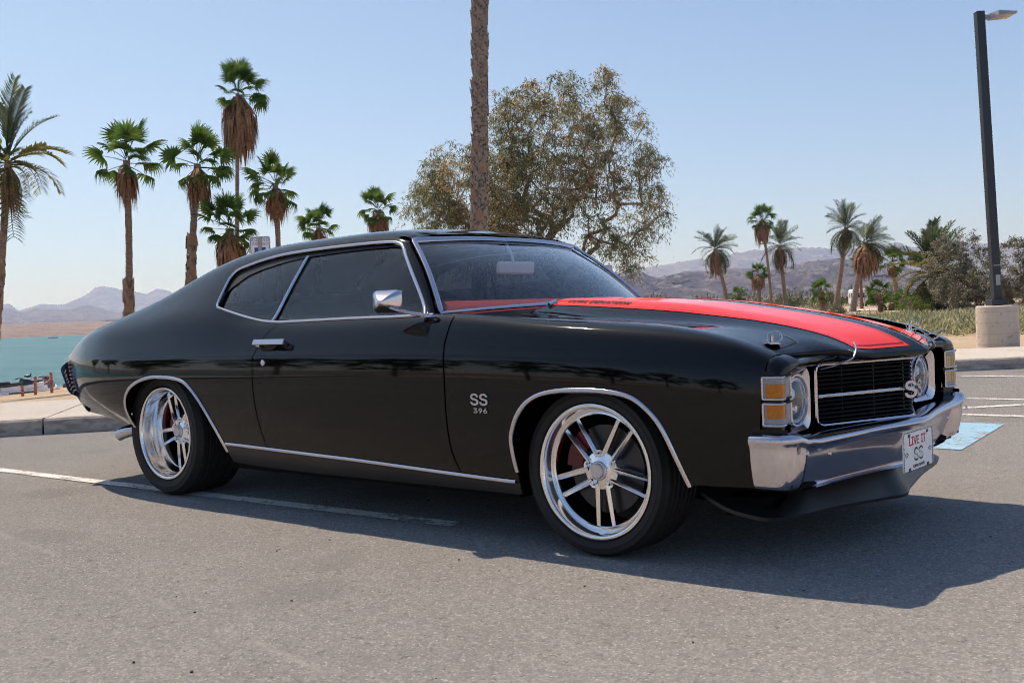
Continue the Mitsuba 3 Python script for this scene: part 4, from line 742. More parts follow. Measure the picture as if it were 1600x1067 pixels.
FEA = [mikit.ply(feather_frond(d, 50+i), m, smooth=False) for i, (d, m) in enumerate(((.15, 'feather_leaf'), (.40, 'feather_leaf'), (.45, 'feather_gold'), (.85, 'feather_gold'), (1.1, 'feather_leaf')))]
FANM = [fan_frond(d, 70+i, 16) for i, d in enumerate((.12, .4, .8, 1.0))]; FEAM = [feather_frond(d, 80+i, 20) for i, d in enumerate((.15, .45, .8, 1.1))]
def place_dir(p, d, s, roll=0.):
    d = nrm(d); y = nrm(np.cross([0, 0, 1.], d)+[1e-9, 0, 0]); z = np.cross(d, y); y, z = y*math.cos(roll)+z*math.sin(roll), z*math.cos(roll)-y*math.sin(roll)
    return frame(p, d*s, y*s, z*s)
def crown_dirs(n, lo, hi, seed, jit=9):
    r = np.random.default_rng(seed); out = []; lean = np.r_[r.normal(0, .22, 2), 0]; gap = r.uniform(0, 6.28)
    for k in range(n):
        el = math.radians(hi+(lo-hi)*((k+.5)/n)**.85+r.normal(0, jit)); az = k*2.39996+r.normal(0, .30); out.append((nrm(np.array([math.cos(el)*math.cos(az), math.cos(el)*math.sin(az), math.sin(el)])+lean), el-.5*float(lean[:2] @ [-math.cos(az), -math.sin(az)])*0, r.uniform(.72, 1.14), r.normal(0, .5)))
    return out
def strands(c, R, L, n, seed, spread=1.):
    "hanging dead leaves round the trunk"
    r = np.random.default_rng(seed); V, F = [], []
    for k in range(n):
        a = r.uniform(0, 6.283); z0 = r.uniform(0, .55)*L; rad = R*(1-.35*z0/L)*r.uniform(.55, 1.1)*spread; l = L*r.uniform(.3, .75); w = r.uniform(.02, .05)*max(R/.4, .6)
        p0 = c+np.array([math.cos(a)*rad*.25, math.sin(a)*rad*.25, -z0*.8]); p1 = p0+np.array([math.cos(a)*rad*.62, math.sin(a)*rad*.62, -l*.42]); p2 = p1+np.array([math.cos(a)*rad*.12, math.sin(a)*rad*.12, -l*.58]); s = np.array([-math.sin(a), math.cos(a), r.uniform(-.4, .4)])*w
        V.append(np.array([p0-s*.5, p0+s*.5, p1+s, p1-s, p2])); F.append(np.array([[0, 1, 2], [0, 2, 3], [3, 2, 4]])+5*k)
    return np.vstack(V), np.vstack(F)
def trunk_mesh(base, top, r0, r1, seed, sway=.12, n=40, ringz=.0):
    r = np.random.default_rng(seed); t = np.linspace(0, 1, n); b, c = np.array(base, float), np.array(top, float); p = b+(c-b)*t[:, None]
    ph = r.uniform(0, 6, 2); L = np.linalg.norm(c-b); p[:, 0] += sway*L*.1*np.sin(t*math.pi)*math.cos(ph[0]); p[:, 1] += sway*L*.1*np.sin(t*math.pi)*math.sin(ph[0])
    rad = (r0+(r1-r0)*np.minimum(t*1.6, 1))*(1+.06*np.sin(np.arange(n)*2.4+ph[1]))+r0*.35*np.exp(-t*18); m = tube(p, rad, 12); return m, p, rad
def boot_mesh(): return np.array([(-.5, 0, 0), (.5, 0, 0), (.34, .12, .75), (-.34, .12, .75), (-.42, .16, 0), (.42, .16, 0), (.22, .42, .95), (-.22, .42, .95), (0, .52, 1.15)]), np.array([[0, 1, 5], [0, 5, 4], [4, 5, 6], [4, 6, 7], [7, 6, 8], [1, 2, 6], [1, 6, 5], [0, 4, 7], [0, 7, 3], [3, 7, 8], [2, 8, 6], [3, 8, 2]])
def boot_mats(p, rad, t0, t1, size, seed, dens=1.):
    r = np.random.default_rng(seed); L = np.r_[0, np.cumsum(np.linalg.norm(np.diff(p, axis=0), axis=1))]; s = t0*L[-1]; out = []; k = 0
    while s < t1*L[-1]:
        c = np.array([np.interp(s, L, p[:, i]) for i in range(3)]); R = np.interp(s, L, rad)
        a = k*2.39996+r.normal(0, .15); o = np.array([math.cos(a), math.sin(a), 0]); q = size*r.uniform(.75, 1.25); til = r.normal(0, .18)
        x = np.cross(o, [0, 0, 1.]); M = frame(c+o*R*.88, x*q*.95, (o*math.cos(til)+np.array([0, 0, math.sin(til)]))*q*.55*r.uniform(.6, 1.3), np.array([0, 0, 1.])*q); out.append(M); k += 1; s += size*size*.55/(2*math.pi*R)/dens
    return out
def merge(mesh, Ms): return cat([tf(mesh, M) for M in Ms])
def palm(name, label, crown, base_xy, R, kind='fan', n=28, tr=(.15, .12), skirt=(.0, .0), boots=None, detail=True, lo=-28, hi=84, seed=0, group=None, bark='palm_bark', tag2=None, skirtn=260):
    c = np.array(crown, float); bz = float(land_z(np.array([base_xy[0]]), np.array([base_xy[1]]))[0])-.15
    t = thing(name, label, 'palm tree', group)
    (m, p, rad) = trunk_mesh((*base_xy, bz), c-[0, 0, R*.10], tr[0], tr[1], seed); tk = obj('trunk', m, bark, t, smooth=50)
    if boots:
        Ms = boot_mats(p, rad, *boots, seed+3); obj('boots', merge(boot_mesh(), Ms), 'boot_bark', t, smooth=False, kind='stuff')
    protos, meshes = (FAN, FANM) if kind == 'fan' else (FEA, FEAM); parts = []
    for i, (d, el, s, ro) in enumerate(crown_dirs(n, lo, hi, seed+1)):
        q = np.degrees(el); j = 0 if q > 45 else 1+(i % 2 if kind == 'feather' and detail else 0) if q > 12 else (3 if detail else 2) if q > -12 else (4 if detail else 3)
        if not detail: j = min(j, 3)
        M = place_dir(c+d*.05*R+[0, 0, -.16*R*(1-math.sin(el))], d, R*s*(.80 if kind == 'fan' else 1.05), ro)
        if detail: obj('frond', protos[j], None, t, M=M)
        else: parts.append(tf(meshes[j], M))
    if not detail: obj('crown', cat(parts), 'fan_leaf' if kind == 'fan' else 'feather_leaf', t, smooth=False)
    if skirt[1] > 0: obj('skirt', strands(c-[0, 0, R*.18], skirt[0], skirt[1], skirtn, seed+2), 'dead_leaf', t, smooth=False, kind='stuff')
    return t
G1 = 'fan palms along the shore'
palm('fan_palm', 'tall fan palm with two brown dead-leaf tufts, second palm from the left edge', (-42.64, 22.18, 8.85), (-42.88, 21.76), 1.80, n=20, tr=(.19, .15), skirt=(.62, 2.1), boots=(0, .45, .44), seed=11, skirtn=150)
palm('fan_palm', 'fan palm with rough leaf bases on its lower trunk, just left of the tallest palm', (-39.32, 23.72, 8.40), (-39.72, 23.12), 1.68, n=21, tr=(.20, .15), skirt=(.66, 2.0), boots=(0, .66, .46), seed=23, skirtn=140)
palm('fan_palm', 'tallest and thinnest fan palm, with a big brown skirt under its crown', (-47.97, 32.31, 14.10), (-48.35, 31.77), 1.66, n=26, tr=(.15, .11), skirt=(1.05, 3.7), lo=-20, seed=31, skirtn=520)
palm('fan_palm', 'fan palm with bushy crown and round brown tuft, right of the tallest palm', (-41.31, 29.53, 8.05), (-41.49, 29.30), 1.62, n=22, tr=(.17, .13), skirt=(.70, 1.9), seed=44, skirtn=170)
palm('fan_palm', 'short fan palm behind the blue parking sign, its brown skirt just above the car roof', (-36.97, 23.62, 5.30), (-37.03, 23.54), 1.48, n=22, tr=(.20, .17), skirt=(.75, 2.4), boots=(.2, .9, .30), seed=52, skirtn=260)
palm('fan_palm', 'small fan palm peeking over the car roof above the door window', (-51.58, 40.70, 7.20), (-51.74, 40.51), 1.48, n=24, tr=(.18, .15), skirt=(.60, 1.9), boots=(.3, .95, .30), seed=63, skirtn=200)
palm('fan_palm', 'small fan palm beside the left edge of the big gum tree', (-49.03, 43.61, 8.20), (-49.19, 43.43), 1.42, n=24, tr=(.19, .16), skirt=(.78, 2.2), boots=(.3, .95, .32), seed=71, skirtn=260)
lp = palm('feather_palm', 'feather palm with long arching fronds cut by the left edge', (-38.45, 14.82, 7.80), (-39.05, 13.80), 2.62, kind='feather', n=30, tr=(.19, .13), skirt=(.45, 1.9), boots=(0, .58, .30), lo=-30, hi=66, seed=83, skirtn=160)
# the near trunk behind the windscreen, its leaf bases one by one
t = thing('fan_palm', 'thick shaggy palm trunk rising out of the picture behind the windshield', 'palm tree')
(m, p, rad) = trunk_mesh((-14.47, 14.57, -.1), (-14.10, 14.85, 11.2), .185, .170, 91, .03, 60); tk = obj('trunk', m, 'grey_bark', t, smooth=50)
BOOT = [mikit.ply(boot_mesh(), b, smooth=False) for b in ('grey_bark', 'grey_bark', 'boot_bark')]
for i, M in enumerate(boot_mats(p, rad, .24, .82, .235, 92, 1.0)): obj('boot', BOOT[2 if i % 6 == 0 else i % 2], None, tk, M=M @ np.diag([.95, 1.05, .95, 1.]))
for i, (d, el, s, ro) in enumerate(crown_dirs(26, -30, 84, 93)): obj('frond', FAN[min(int((84-np.degrees(el))/26), 4)], None, t, M=place_dir(np.array([-14.1, 14.85, 11.4])+d*.1, d, 1.6*s, ro))
# palms of the park on the right, farther off
G2 = None
far = [('date_palm', 'leaning date palm standing alone left of the far palm cluster', (-66.16, 118.13, 8.7), (-64.76, 118.90), 2.75, 'feather', (.28, .22), (.95, 3.6), 101, 60, -62, 'palm_bark'),
 ('fan_palm', 'tall thin fan palm with brown skirt between two date palms', (-65.39, 129.87, 12.9), (-64.52, 130.30), 2.15, 'fan', (.22, .18), (1.2, 3.6), 102, 26, -30, 'palm_bark'),
 ('date_palm', 'date palm with hanging brown fronds right of the tall thin fan palm', (-54.60, 112.89, 8.1), (-54.16, 113.11), 2.45, 'feather', (.27, .21), (.8, 2.8), 103, 58, -62, 'palm_bark'),
 ('fan_palm', 'short two-tiered fan palm in front of the tall thin palm', (-56.95, 111.72, 4.7), (-56.80, 111.80), 1.5, 'fan', (.24, .2), (.9, 2.0), 104, 24, -35, 'palm_bark'),
 ('fan_palm', 'small bushy fan palm just above the red hood stripe', (-49.63, 92.98, 2.1), (-49.61, 92.99), 1.05, 'fan', (.26, .24), (.4, .9), 105, 24, -35, 'red_bark'),
 ('date_palm', 'tall date palm leaning right, left one of the crossing pair', (-41.93, 102.16, 8.8), (-43.20, 101.62), 2.35, 'feather', (.27, .22), (.7, 2.2), 106, 58, -60, 'palm_bark'),
 ('date_palm', 'date palm with a broad dry brown skirt, right one of the crossing pair', (-30.99, 79.62, 5.8), (-32.08, 79.18), 1.95, 'feather', (.26, .21), (1.25, 2.7), 107, 56, -58, 'grey_bark'),
 ('fan_palm', 'slim fan palm half hidden behind the broad dry date palm', (-42.62, 107.28, 5.3), (-42.63, 107.28), 1.5, 'fan', (.18, .15), (.8, 2.0), 108, 22, -30, 'red_bark'),
 ('fan_palm', 'fan palm with a bent dark trunk left of the big low date palm', (-30.89, 85.02, 4.1), (-30.41, 85.20), 1.35, 'fan', (.34, .16), (.5, 1.2), 109, 24, -30, 'palm_bark'),
 ('fan_palm', 'low fan palm with reddish trunk left of the crossing palm pair', (-28.15, 64.55, 1.70), (-27.99, 64.62), .92, 'fan', (.20, .18), (.25, .5), 110, 26, -35, 'red_bark'),
 ('fan_palm', 'low fan palm with bright reddish trunk right of the crossing palm pair', (-24.75, 65.96, 1.42), (-24.65, 66.00), 1.05, 'fan', (.20, .18), (.25, .5), 111, 28, -35, 'red_bark'),
 ('fan_palm', 'small dark fan palm beside the bright reddish trunk', (-27.53, 75.60, .72), (-27.57, 75.59), .75, 'fan', (.22, .18), (.3, .6), 112, 20, -35, 'red_bark'),
 ('fan_palm', 'small green fan palm right of the bent dark trunk', (-29.24, 82.43, 1.0), (-29.24, 82.43), .85, 'fan', (.2, .18), (.0, .0), 113, 22, -35, 'palm_bark'),
 ('date_palm', 'big low date palm with drooping fronds left of the grey olive bushes', (-17.41, 54.79, 2.55), (-17.27, 54.84), 2.30, 'feather', (.42, .36), (1.0, 2.1), 114, 84, -68, 'palm_bark')]
for nm, lb, c, b, R, kd, tr, sk, sd, n, lo, bk in far:
    palm(nm, lb, c, b, R, kind=kd, n=n, tr=tr, skirt=sk, lo=lo, seed=sd, detail=nm == 'date_palm' and sd == 114, bark=bk, skirtn=220)
# broad-leaved trees: limbs grown towards the crown's lobes, drooping twigs with single leaves
def leaves(pts, dirs, L, W, cols, r):
    n = len(pts); d = nrm(dirs); s = nrm(np.cross(d, r.normal(size=(n, 3)))); L = L*r.uniform(.7, 1.25, (n, 1)); md = pts+d*L*.5; tp = pts+d*L
    V = np.stack([pts, md+s*W, tp, md-s*W], 1).reshape(-1, 3); i = np.arange(n)[:, None]*4; F = np.concatenate([i+[0, 1, 2], i+[0, 2, 3]]); return V, F, np.repeat(cols, 4, 0)
def tree(name, label, base, fork, lobes, ntw, cols, seed, trunk_r=.22, leafL=.11, leafW=.012, per=(7, 14), strand=.55, droop=1., group=None, bark='tree_bark', category='tree', lw=None):
    r = np.random.default_rng(seed); base = np.array(base, float); nodes = [base, base*.45+np.array(fork)*.55+r.normal(0, .08, 3), np.array(fork, float)]; par = [-1, 0, 1]
    T_ = []
    w = np.array([l[1][0]*l[1][1]*l[1][2] for l in lobes])**.8*np.array([lw[i] if lw else 1. for i in range(len(lobes))]); cnt = (w/w.sum()*ntw).astype(int)
    for (c, s), k in zip(lobes, cnt):
        q = nrm(r.normal(size=(k, 3)))*(r.uniform(.25, 1, (k, 1))**.45); T_.append(np.array(c)+q*np.array(s))
    T_ = np.vstack(T_); T_ = T_[np.argsort(np.linalg.norm(T_-fork, axis=1)+r.uniform(0, .8, len(T_)))]; tips = []
    for q in T_:
        N = np.array(nodes); d = np.linalg.norm(N-q, axis=1)+.25*np.maximum(N[:, 2]-q[2], 0); j = int(np.argmin(d[1:]))+1; a = N[j]; D = np.linalg.norm(q-a); k = max(int(D/.45), 1); last = j
        bend = r.normal(0, .10*D, 3)+[0, 0, .12*D]
        for u in np.linspace(0, 1, k+1)[1:]: nodes.append(a+(q-a)*u+bend*math.sin(u*math.pi)); par.append(last); last = len(nodes)-1
        tips.append(last)
    N = np.array(nodes); par = np.array(par); wgt = np.zeros(len(N))
    for tpi in tips: wgt[tpi] += 1
    for i in range(len(N)-1, 0, -1): wgt[par[i]] += wgt[i]
    rad = trunk_r*(np.maximum(wgt, .35)/wgt[0])**.56
    V, F, n = [], [], 0; i = np.arange(1, len(N)); P0, P1 = N[par[i]], N[i]; d = nrm(P1-P0); s = nrm(np.cross(d, [.3, .2, .93])); u = np.cross(s, d); A = np.arange(5)*2*math.pi/5
    ringv = (s[:, None]*np.cos(A)[None, :, None]+u[:, None]*np.sin(A)[None, :, None]); r0, r1 = np.minimum(rad[par[i]], rad[i]*1.5), rad[i]
    VV = np.concatenate([P0[:, None]+ringv*r0[:, None, None], P1[:, None]+ringv*r1[:, None, None]], 1); k = np.arange(5); kk = (k+1) % 5; q4 = np.concatenate([np.stack([k, kk, kk+5], 1), np.stack([k, kk+5, k+5], 1)]); FF = (q4[None]+(np.arange(len(i))*10)[:, None, None]).reshape(-1, 3)
    t = thing(name, label, category, group); obj('trunk', (VV.reshape(-1, 3), FF), bark, t, smooth=False)
    pts, ds, cc = [], [], []; tips = np.array(tips)
    pool = np.concatenate([tips, r.choice(np.arange(3, len(N)), len(tips)//2)])
    for tpi in pool:
        o = N[tpi]; ci = r.integers(len(cols)) if r.random() < .45 else int((o[0]*.31+o[2]*.17+50) % 1*len(cols))
        for _ in range(r.integers(*per)):
            d0 = nrm(r.normal(size=3)*[1, 1, .6]+[0, 0, .25]); Ls = strand*r.uniform(.4, 1.1); m = max(int(Ls/(leafL*.55)), 3); tt = np.linspace(.1, 1, m)[:, None]
            path = o+d0*Ls*tt*.7+np.array([0, 0, -1.])*Ls*droop*.65*tt**1.8; pts.append(path+r.normal(0, leafL*.18, path.shape)); ds.append(r.normal(size=path.shape)*.55+d0*.35+np.array([0, 0, -.75*droop])); c = np.array(cols[ci])*r.uniform(.7, 1.3); cc.append(np.clip(np.tile(c, (m, 1))*r.uniform(.8, 1.2, (m, 1)), 0, .6))
    lv, lf, lc = leaves(np.vstack(pts), np.vstack(ds), leafL, leafW, np.vstack(cc), r)
    k = f'{t}__crown'; scene[k] = mikit.ply((lv, lf), 'gum_leaf', smooth=False, color=lc); labels[k] = dict(kind='stuff')
    return len(lf)
GUM = [(.22, .235, .145), (.26, .265, .17), (.17, .205, .115), (.34, .265, .155), (.37, .285, .18), (.20, .225, .155), (.30, .28, .18)]
R1 = np.array([.764, .645, 0]); F1 = np.array([-.645, .764, 0]); O_ = np.array([-18.5, 22.9, 0])
def L_(a, z, s, dep=0.): return (O_+R1*a+F1*dep+[0, 0, z], s)
def LS(sx, sy, sz): return (sx, sx if sy is None else sy, sz)
nl = tree('gum_tree', 'big gum tree with drooping olive and brown leaves behind the car roof', (-18.6, 22.8, -.1), O_+np.array([0, 0, 2.0]),
  [L_(0.25, 6.6, LS(2.3, None, 1.9)), L_(1.9, 6.0, LS(1.55, None, 1.7)), L_(-2.5, 5.1, LS(2.1, None, 1.45)), L_(-3.2, 3.4, LS(1.6, None, .9)), L_(-.8, 5.0, LS(2.2, None, 1.7)), L_(2.1, 4.0, LS(1.6, None, 1.5)), L_(1.0, 7.7, LS(1.5, None, 1.0)), L_(-.9, 7.4, LS(1.2, None, .9)), L_(-3.9, 4.6, LS(1.0, None, .9)), L_(3.0, 5.2, LS(.75, None, 1.1)), L_(1.9, 2.6, LS(1.1, None, .8)), L_(-2., 3.0, LS(2.2, None, .8))],
  1350, GUM, 5, .24, .145, .0155, (5, 10), .62, 1.0, lw=[1, 1., 1.9, 1.6, 1.4, 1.2, 1., 1.1, 2., 1.1, .9, 1.5])
OLV = [(.20, .205, .165), (.24, .24, .20), (.165, .175, .13), (.27, .255, .21), (.20, .19, .15)]
def bush(lb, x, y, w, h, ntw, seed, cols=OLV, **k):
    return tree('olive_bush', lb, (x, y, 0), (x, y, h*.18), [((x-w*.25, y, h*.55), (w*.33, w*.33, h*.42)), ((x+w*.2, y+.3, h*.45), (w*.36, w*.35, h*.38)), ((x, y-.2, h*.28), (w*.5, w*.42, h*.26)), ((x+w*.05, y, h*.78), (w*.20, w*.2, h*.22))], int(ntw*1.5), cols, seed, .09, .12, .020, (8, 14), .42, .25, category='bush', **k)
bush('tall grey-green olive bush left of the lamp post', -13.9, 48.6, 3.3, 4.2, 200, 61); bush('grey-green olive bush right behind the lamp post', -10.6, 47.2, 3.6, 3.6, 210, 62); bush('grey olive bush cut by the right edge, with bare twigs on top', -7.9, 45.5, 3.6, 3.9, 200, 63)
tree('willow_bush', 'bright green feathery bush at the foot of the big low date palm', (-17.6, 52.0, 0), (-17.6, 52., .2), [((-17.6, 52.0, .55), (1.1, 1.0, .55))], 60, [(.11, .17, .035), (.09, .14, .03), (.14, .19, .05)], 66, .05, .12, .009, (6, 10), .5, .8, category='bush')
def twigs(c, n, h, seed):
    r = np.random.default_rng(seed); return cat([tube([np.array(c)+np.r_[r.normal(0, .25, 2), 0], np.array(c)+np.r_[r.normal(0, .5, 2), h*.6], np.array(c)+np.r_[r.normal(0, .75, 2), h*r.uniform(.8, 1.1)]], [.02, .012, .004], 4) for _ in range(n)])
obj('bare_twigs', twigs((-8.6, 45.6, 3.0), 16, 2.1, 5), 'grey_bark', f'olive_bush_002', smooth=False, kind='stuff')
# low scrub behind the sand, dry grass tufts
def scrub_mesh(spots, seed, cols, L=.16):
    r = np.random.default_rng(seed); pts, ds, cc = [], [], []
    for x, y, w, h, n in spots:
        q = nrm(r.normal(size=(n, 3))); q[:, 2] = np.abs(q[:, 2]); q *= r.uniform(.3, 1, (n, 1))**.5; z = float(land_z(np.array([x]), np.array([y]))[0]); pts.append(np.array([x, y, z])+q*[w, w, h]); ds.append(q+r.normal(size=(n, 3))*.5+[0, 0, .4]); cc.append(np.array(cols)[r.integers(len(cols))]*r.uniform(.7, 1.25, (n, 1)))
    return leaves(np.vstack(pts), np.vstack(ds), L, L*.10, np.vstack(cc), r)
r_ = np.random.default_rng(77); sp_ = []
for _ in range(240):
    a = r_.uniform(-1, 1); dep = r_.uniform(25, 46); az = math.radians(r_.uniform(99, 112.5)); x, y = CAM[0]+dep*math.cos(az), CAM[1]+dep*math.sin(az); s = r_.uniform(.45, .95)
    sp_.append((x, y, s*1.15, s*.46, int(210*s)))
v, f, c = scrub_mesh(sp_, 78, [(.30, .31, .19), (.36, .35, .23), (.27, .29, .165), (.42, .38, .26), (.24, .27, .14)], .17)
scene['low_scrub'] = mikit.ply((v, f), 'gum_leaf', smooth=False, color=c); labels['low_scrub'] = dict(label='low grey-green scrub growing along the back of the sand', category='scrub', kind='stuff')
sp_ = []
for _ in range(260):
    az = math.radians(r_.uniform(100, 127)); dep = r_.uniform(150, 420); h = r_.uniform(1.2, 3.6); sp_.append((CAM[0]+dep*math.cos(az), CAM[1]+dep*math.sin(az), h*.8, h, 120))
v, f, c = scrub_mesh(sp_, 79, [(.07, .095, .04), (.09, .105, .05), (.12, .12, .065), (.05, .07, .035)], .75)
scene['distant_grove'] = mikit.ply((v, f), 'gum_leaf', smooth=False, color=c); labels['distant_grove'] = dict(label='distant dark green grove in front of the mountains', category='grove', kind='stuff')
# round scrubs in the middle distance
for lb, x, y, s in (('round grey-green shrub beside the far low wall', -33.3, 68.5, 1.0), ('pale round shrub in front of the white camper', -26.6, 62.6, .75), ('dark green shrub left of the low reddish palm', -36.2, 80.5, 1.0)):
    k = key('round_shrub'); v, f, c = scrub_mesh([(x, y, s, s*.95, 1100), (x+.5*s, y+.2, s*.7, s*.7, 500)], 80+int(s*100), [(.12, .13, .075), (.15, .155, .095), (.10, .11, .06)], .16); scene[k] = mikit.ply((v, f), 'gum_leaf', smooth=False, color=c); labels[k] = dict(label=lb, category='bush')

# trees on the far side of the lot, behind the photographer: seen only as reflections in the car
ORD = ['leftmost']+[f'{o} from the left' for o in ('second', 'third', 'fourth', 'fifth', 'sixth', 'seventh', 'eighth', 'ninth', 'tenth', 'eleventh')]+['rightmost']
for i, (x, y, h, w) in enumerate(((-50, -13, 8.4, 6.4), (-46, -19, 9.6, 6.8), (-42, -24, 8.0, 6.4), (-37, -28, 9.2, 6.6), (-31.5, -31, 8.2, 6.4), (-26, -34.5, 9.8, 6.8), (-20.5, -37, 8.0, 6.4), (-14, -38, 9.4, 6.8), (-6, -40, 8.6, 6.6), (5, -38, 8.2, 6.6), (17, -39, 9.2, 7.2), (30, -30, 8.4, 6.6))):
    tree('shade_tree', f'shade tree mirrored in the black car side, {ORD[i]} in the reflected row', (x, y, -.1), (x, y, h*.3), [((x-w*.24, y, h*.52), (w*.36, w*.36, h*.34)), ((x+w*.26, y+.4, h*.50), (w*.34, w*.34, h*.34)), ((x, y, h*.78), (w*.28, w*.28, h*.22))], 190, [(.07, .10, .03), (.09, .115, .04), (.06, .08, .03)], 200+i, .16, .30, .07, (5, 9), .8, .6, group='shade trees mirrored in the car paint')
# ------------------------------------------------------------------ street furniture and small things
P_('post_paint', (.022, .026, .034), .45); P_('lamp_lens', mikit.proc(lambda p, n, uv: mixc((.55, .44, .25), (.62, .55, .38), noise(p.x*30, p.y*30))), .3); P_('lamp_body', (.30, .31, .33), .4)
P_('sign_white', (.74, .74, .74), .4); P_('sign_blue', (.035, .06, .32), .4); P_('sign_ink', (.10, .11, .22), .4); P_('galvanised', (.35, .36, .36), .45, metallic=.7)
P_('timber', leafcol((.36, .14, .055), (.44, .19, .08), (.22, .09, .04), 3.), .85); P_('rope', (.55, .53, .5), .9)
def form(p, n, uv):
    c = mixc((.58, .50, .43), (.48, .41, .345), fbm(p.x*5, p.y*5, p.z*9, 4)); c = mixc(c, (.27, .22, .18), sst(.62, .8, fbm(p.x*18, p.y*18, p.z*18, 3))*.7)
    l = dr.abs(p.z*6.1-dr.floor(p.z*6.1)-.5+.06*(fbm(p.x*6, p.y*6, 2)-.5)); return mixc(c, (.33, .27, .22), sst(.46, .495, l)*.6)
mat('base_concrete', type='bumpmap', arbitrary=mikit.proc(lambda p, n, uv: fbm(p.x*40, p.y*40, p.z*40, 3)*.006, .003), scale=1., b=dict(type='principled', base_color=mikit.proc(form), roughness=.9, specular=.2))
lamp = thing('street_lamp', 'dark square lamp post on a round concrete base at the right', 'street lamp')
bx_, by_ = -2.52, 13.155
obj('footing', lathe([(0, -.1), (.300, -.1), (.304, .30), (.302, .735), (.285, .750), (0, .752)], 'z', 64, (bx_, by_, 0)), 'base_concrete', lamp, smooth=35)
RZ = math.radians(40); LEAN = np.array([[1, 0, -.034, .029], [0, 1, 0, 0], [0, 0, 1, 0], [0, 0, 0, 1.]]); Lm = move(bx_, by_, 0, RZ)
obj('base_cover', tf(box(-.125, .125, -.125, .125, .752, .85, .008), Lm), 'post_paint', lamp, smooth=False)
obj('mast', tf(box(-.062, .062, -.062, .062, .85, 5.20, .006), Lm @ LEAN), 'post_paint', lamp, smooth=False)
obj('hand_hole', tf(box(-.035, .035, -.066, -.0615, 1.06, 1.22, .002), Lm), 'lamp_body', lamp, smooth=False)
obj('strap', tf(box(-.0655, .0655, -.0655, .0655, 1.355, 1.367), Lm), 'galvanised', lamp, smooth=False)
hd = obj('head', tf(cat(box(.05, .16, -.035, .035, 5.08, 5.15, .01), trimesh.convex.convex_hull(np.array([(.14, -.05, 5.07), (.14, .05, 5.07), (.14, -.05, 5.16), (.14, .05, 5.16), (.22, -.16, 5.10), (.22, .16, 5.10), (.50, -.16, 5.125), (.50, .16, 5.125), (.50, -.16, 5.15), (.50, .16, 5.15), (.24, -.14, 5.18), (.24, .14, 5.18)]))), Lm @ LEAN), 'lamp_body', lamp, smooth=False)
for y in (-.075, .075): obj('light_panel', tf(trimesh.convex.convex_hull(np.array([(a, y+b, (5.10+(a-.22)*.0757)+c) for a in (.25, .475) for b in (-.06, .06) for c in (-.006, .002)])), Lm @ LEAN), 'lamp_lens', hd, smooth=False)
def sign(label, x, y, z, rz, post_z):
    t = thing('parking_sign', label, 'sign'); M = frame(np.array([x, y, z]), np.array([math.cos(rz), math.sin(rz), 0]), np.array([0, 0, 1.]), np.array([math.sin(rz), -math.cos(rz), 0]))
    w, h = .1525, .23
    obj('panel', tf(trimesh.creation.extrude_polygon(shapely.Polygon(rrect(-w, w, -2*h, 0, .03)), .004), M), 'sign_white', t, smooth=False)
    b = shapely.Polygon(rrect(-w+.010, w-.010, -2*h+.010, -.010, .024)); obj('border', tf(trimesh.creation.extrude_polygon(b.difference(b.buffer(-.010)), .002), M @ move(0, 0, .004)), 'sign_ink', t, smooth=False)
    for tx, zz, hh in (('RESERVED', -.068, .040), ('PARKING', -.128, .040)): obj('lettering', tf(letters(tx, hh, .002, False, .92 if tx[0] == 'R' else .92), M @ move(0, zz, .004)), 'sign_ink', t, smooth=False)
    sq = obj('symbol_panel', tf(trimesh.creation.extrude_polygon(shapely.Polygon(rrect(-.085, .085, -.335, -.160, .008)), .002), M @ move(0, 0, .004)), 'sign_blue', t, smooth=False)
    a = np.linspace(math.radians(95), math.radians(345), 26); wh = shapely.LineString(np.stack([-.006+.042*np.cos(a), -.278+.042*np.sin(a)], 1)).buffer(.007); bd = shapely.LineString([(-.012, -.205), (-.010, -.256), (.030, -.258), (.046, -.305), (.060, -.300)]).buffer(.008).union(shapely.Point(-.013, -.185).buffer(.014)).union(shapely.LineString([(-.011, -.228), (.026, -.230)]).buffer(.006))
    g = wh.union(bd); obj('symbol', tf(trimesh.util.concatenate([trimesh.creation.extrude_polygon(q, .002) for q in getattr(g, 'geoms', [g])]), M @ move(0, 0, .006)), 'sign_white', sq, smooth=False)
    obj('post', tf(box(-.028, .028, -.022, .0, post_z-z, -.005), frame(np.array([x, y, z]), M[:3, 0], -M[:3, 2], M[:3, 1])), 'galvanised', t, smooth=False)
sign('blue and white reserved parking sign above the rear of the car roof', -10.51, 5.52, 2.185, math.radians(38), .05)
sign('reserved parking sign half hidden by the right edge of the windshield', -9.86, 13.28, 1.805, math.radians(40), .05)
# beach posts with a rope
GP = 'timber posts by the water'
ps = [(-44.88, 17.90, -1.38), (-44.65, 18.38, -1.02), (-45.26, 19.42, -.90)]
for (x, y, z), lb, dx in zip(ps, ('shortest and leftmost of the three timber posts by the water', 'leaning middle timber post by the water', 'tallest and rightmost of the three timber posts by the water'), (-.03, .06, 0)):
    k = thing('timber_post', lb, 'post', GP); obj('shaft', tube([(x-dx, y, -2.5), (x, y, -1.6), (x+dx*.6, y, z)], [.068, .066, .062], 10), 'timber', k, smooth=40)
    for q in (.16, .30): obj('rope_wrap', tube([(x+.072*math.cos(a)+dx*.4, y+.072*math.sin(a), z-q+.004*math.cos(a)) for a in np.linspace(0, 6.283, 15)], .010, 6), 'rope', k)
a, b = np.array([ps[1][0], ps[1][1], ps[1][2]-.2]), np.array([ps[2][0], ps[2][1], ps[2][2]-.25]); u = np.linspace(0, 1, 20)[:, None]
obj('rope', tube(a+(b-a)*u-np.array([0, 0, .18])*np.sin(u*math.pi), .014, 6), 'rope', label='thin pale rope hanging between the middle and right timber posts', category='rope')
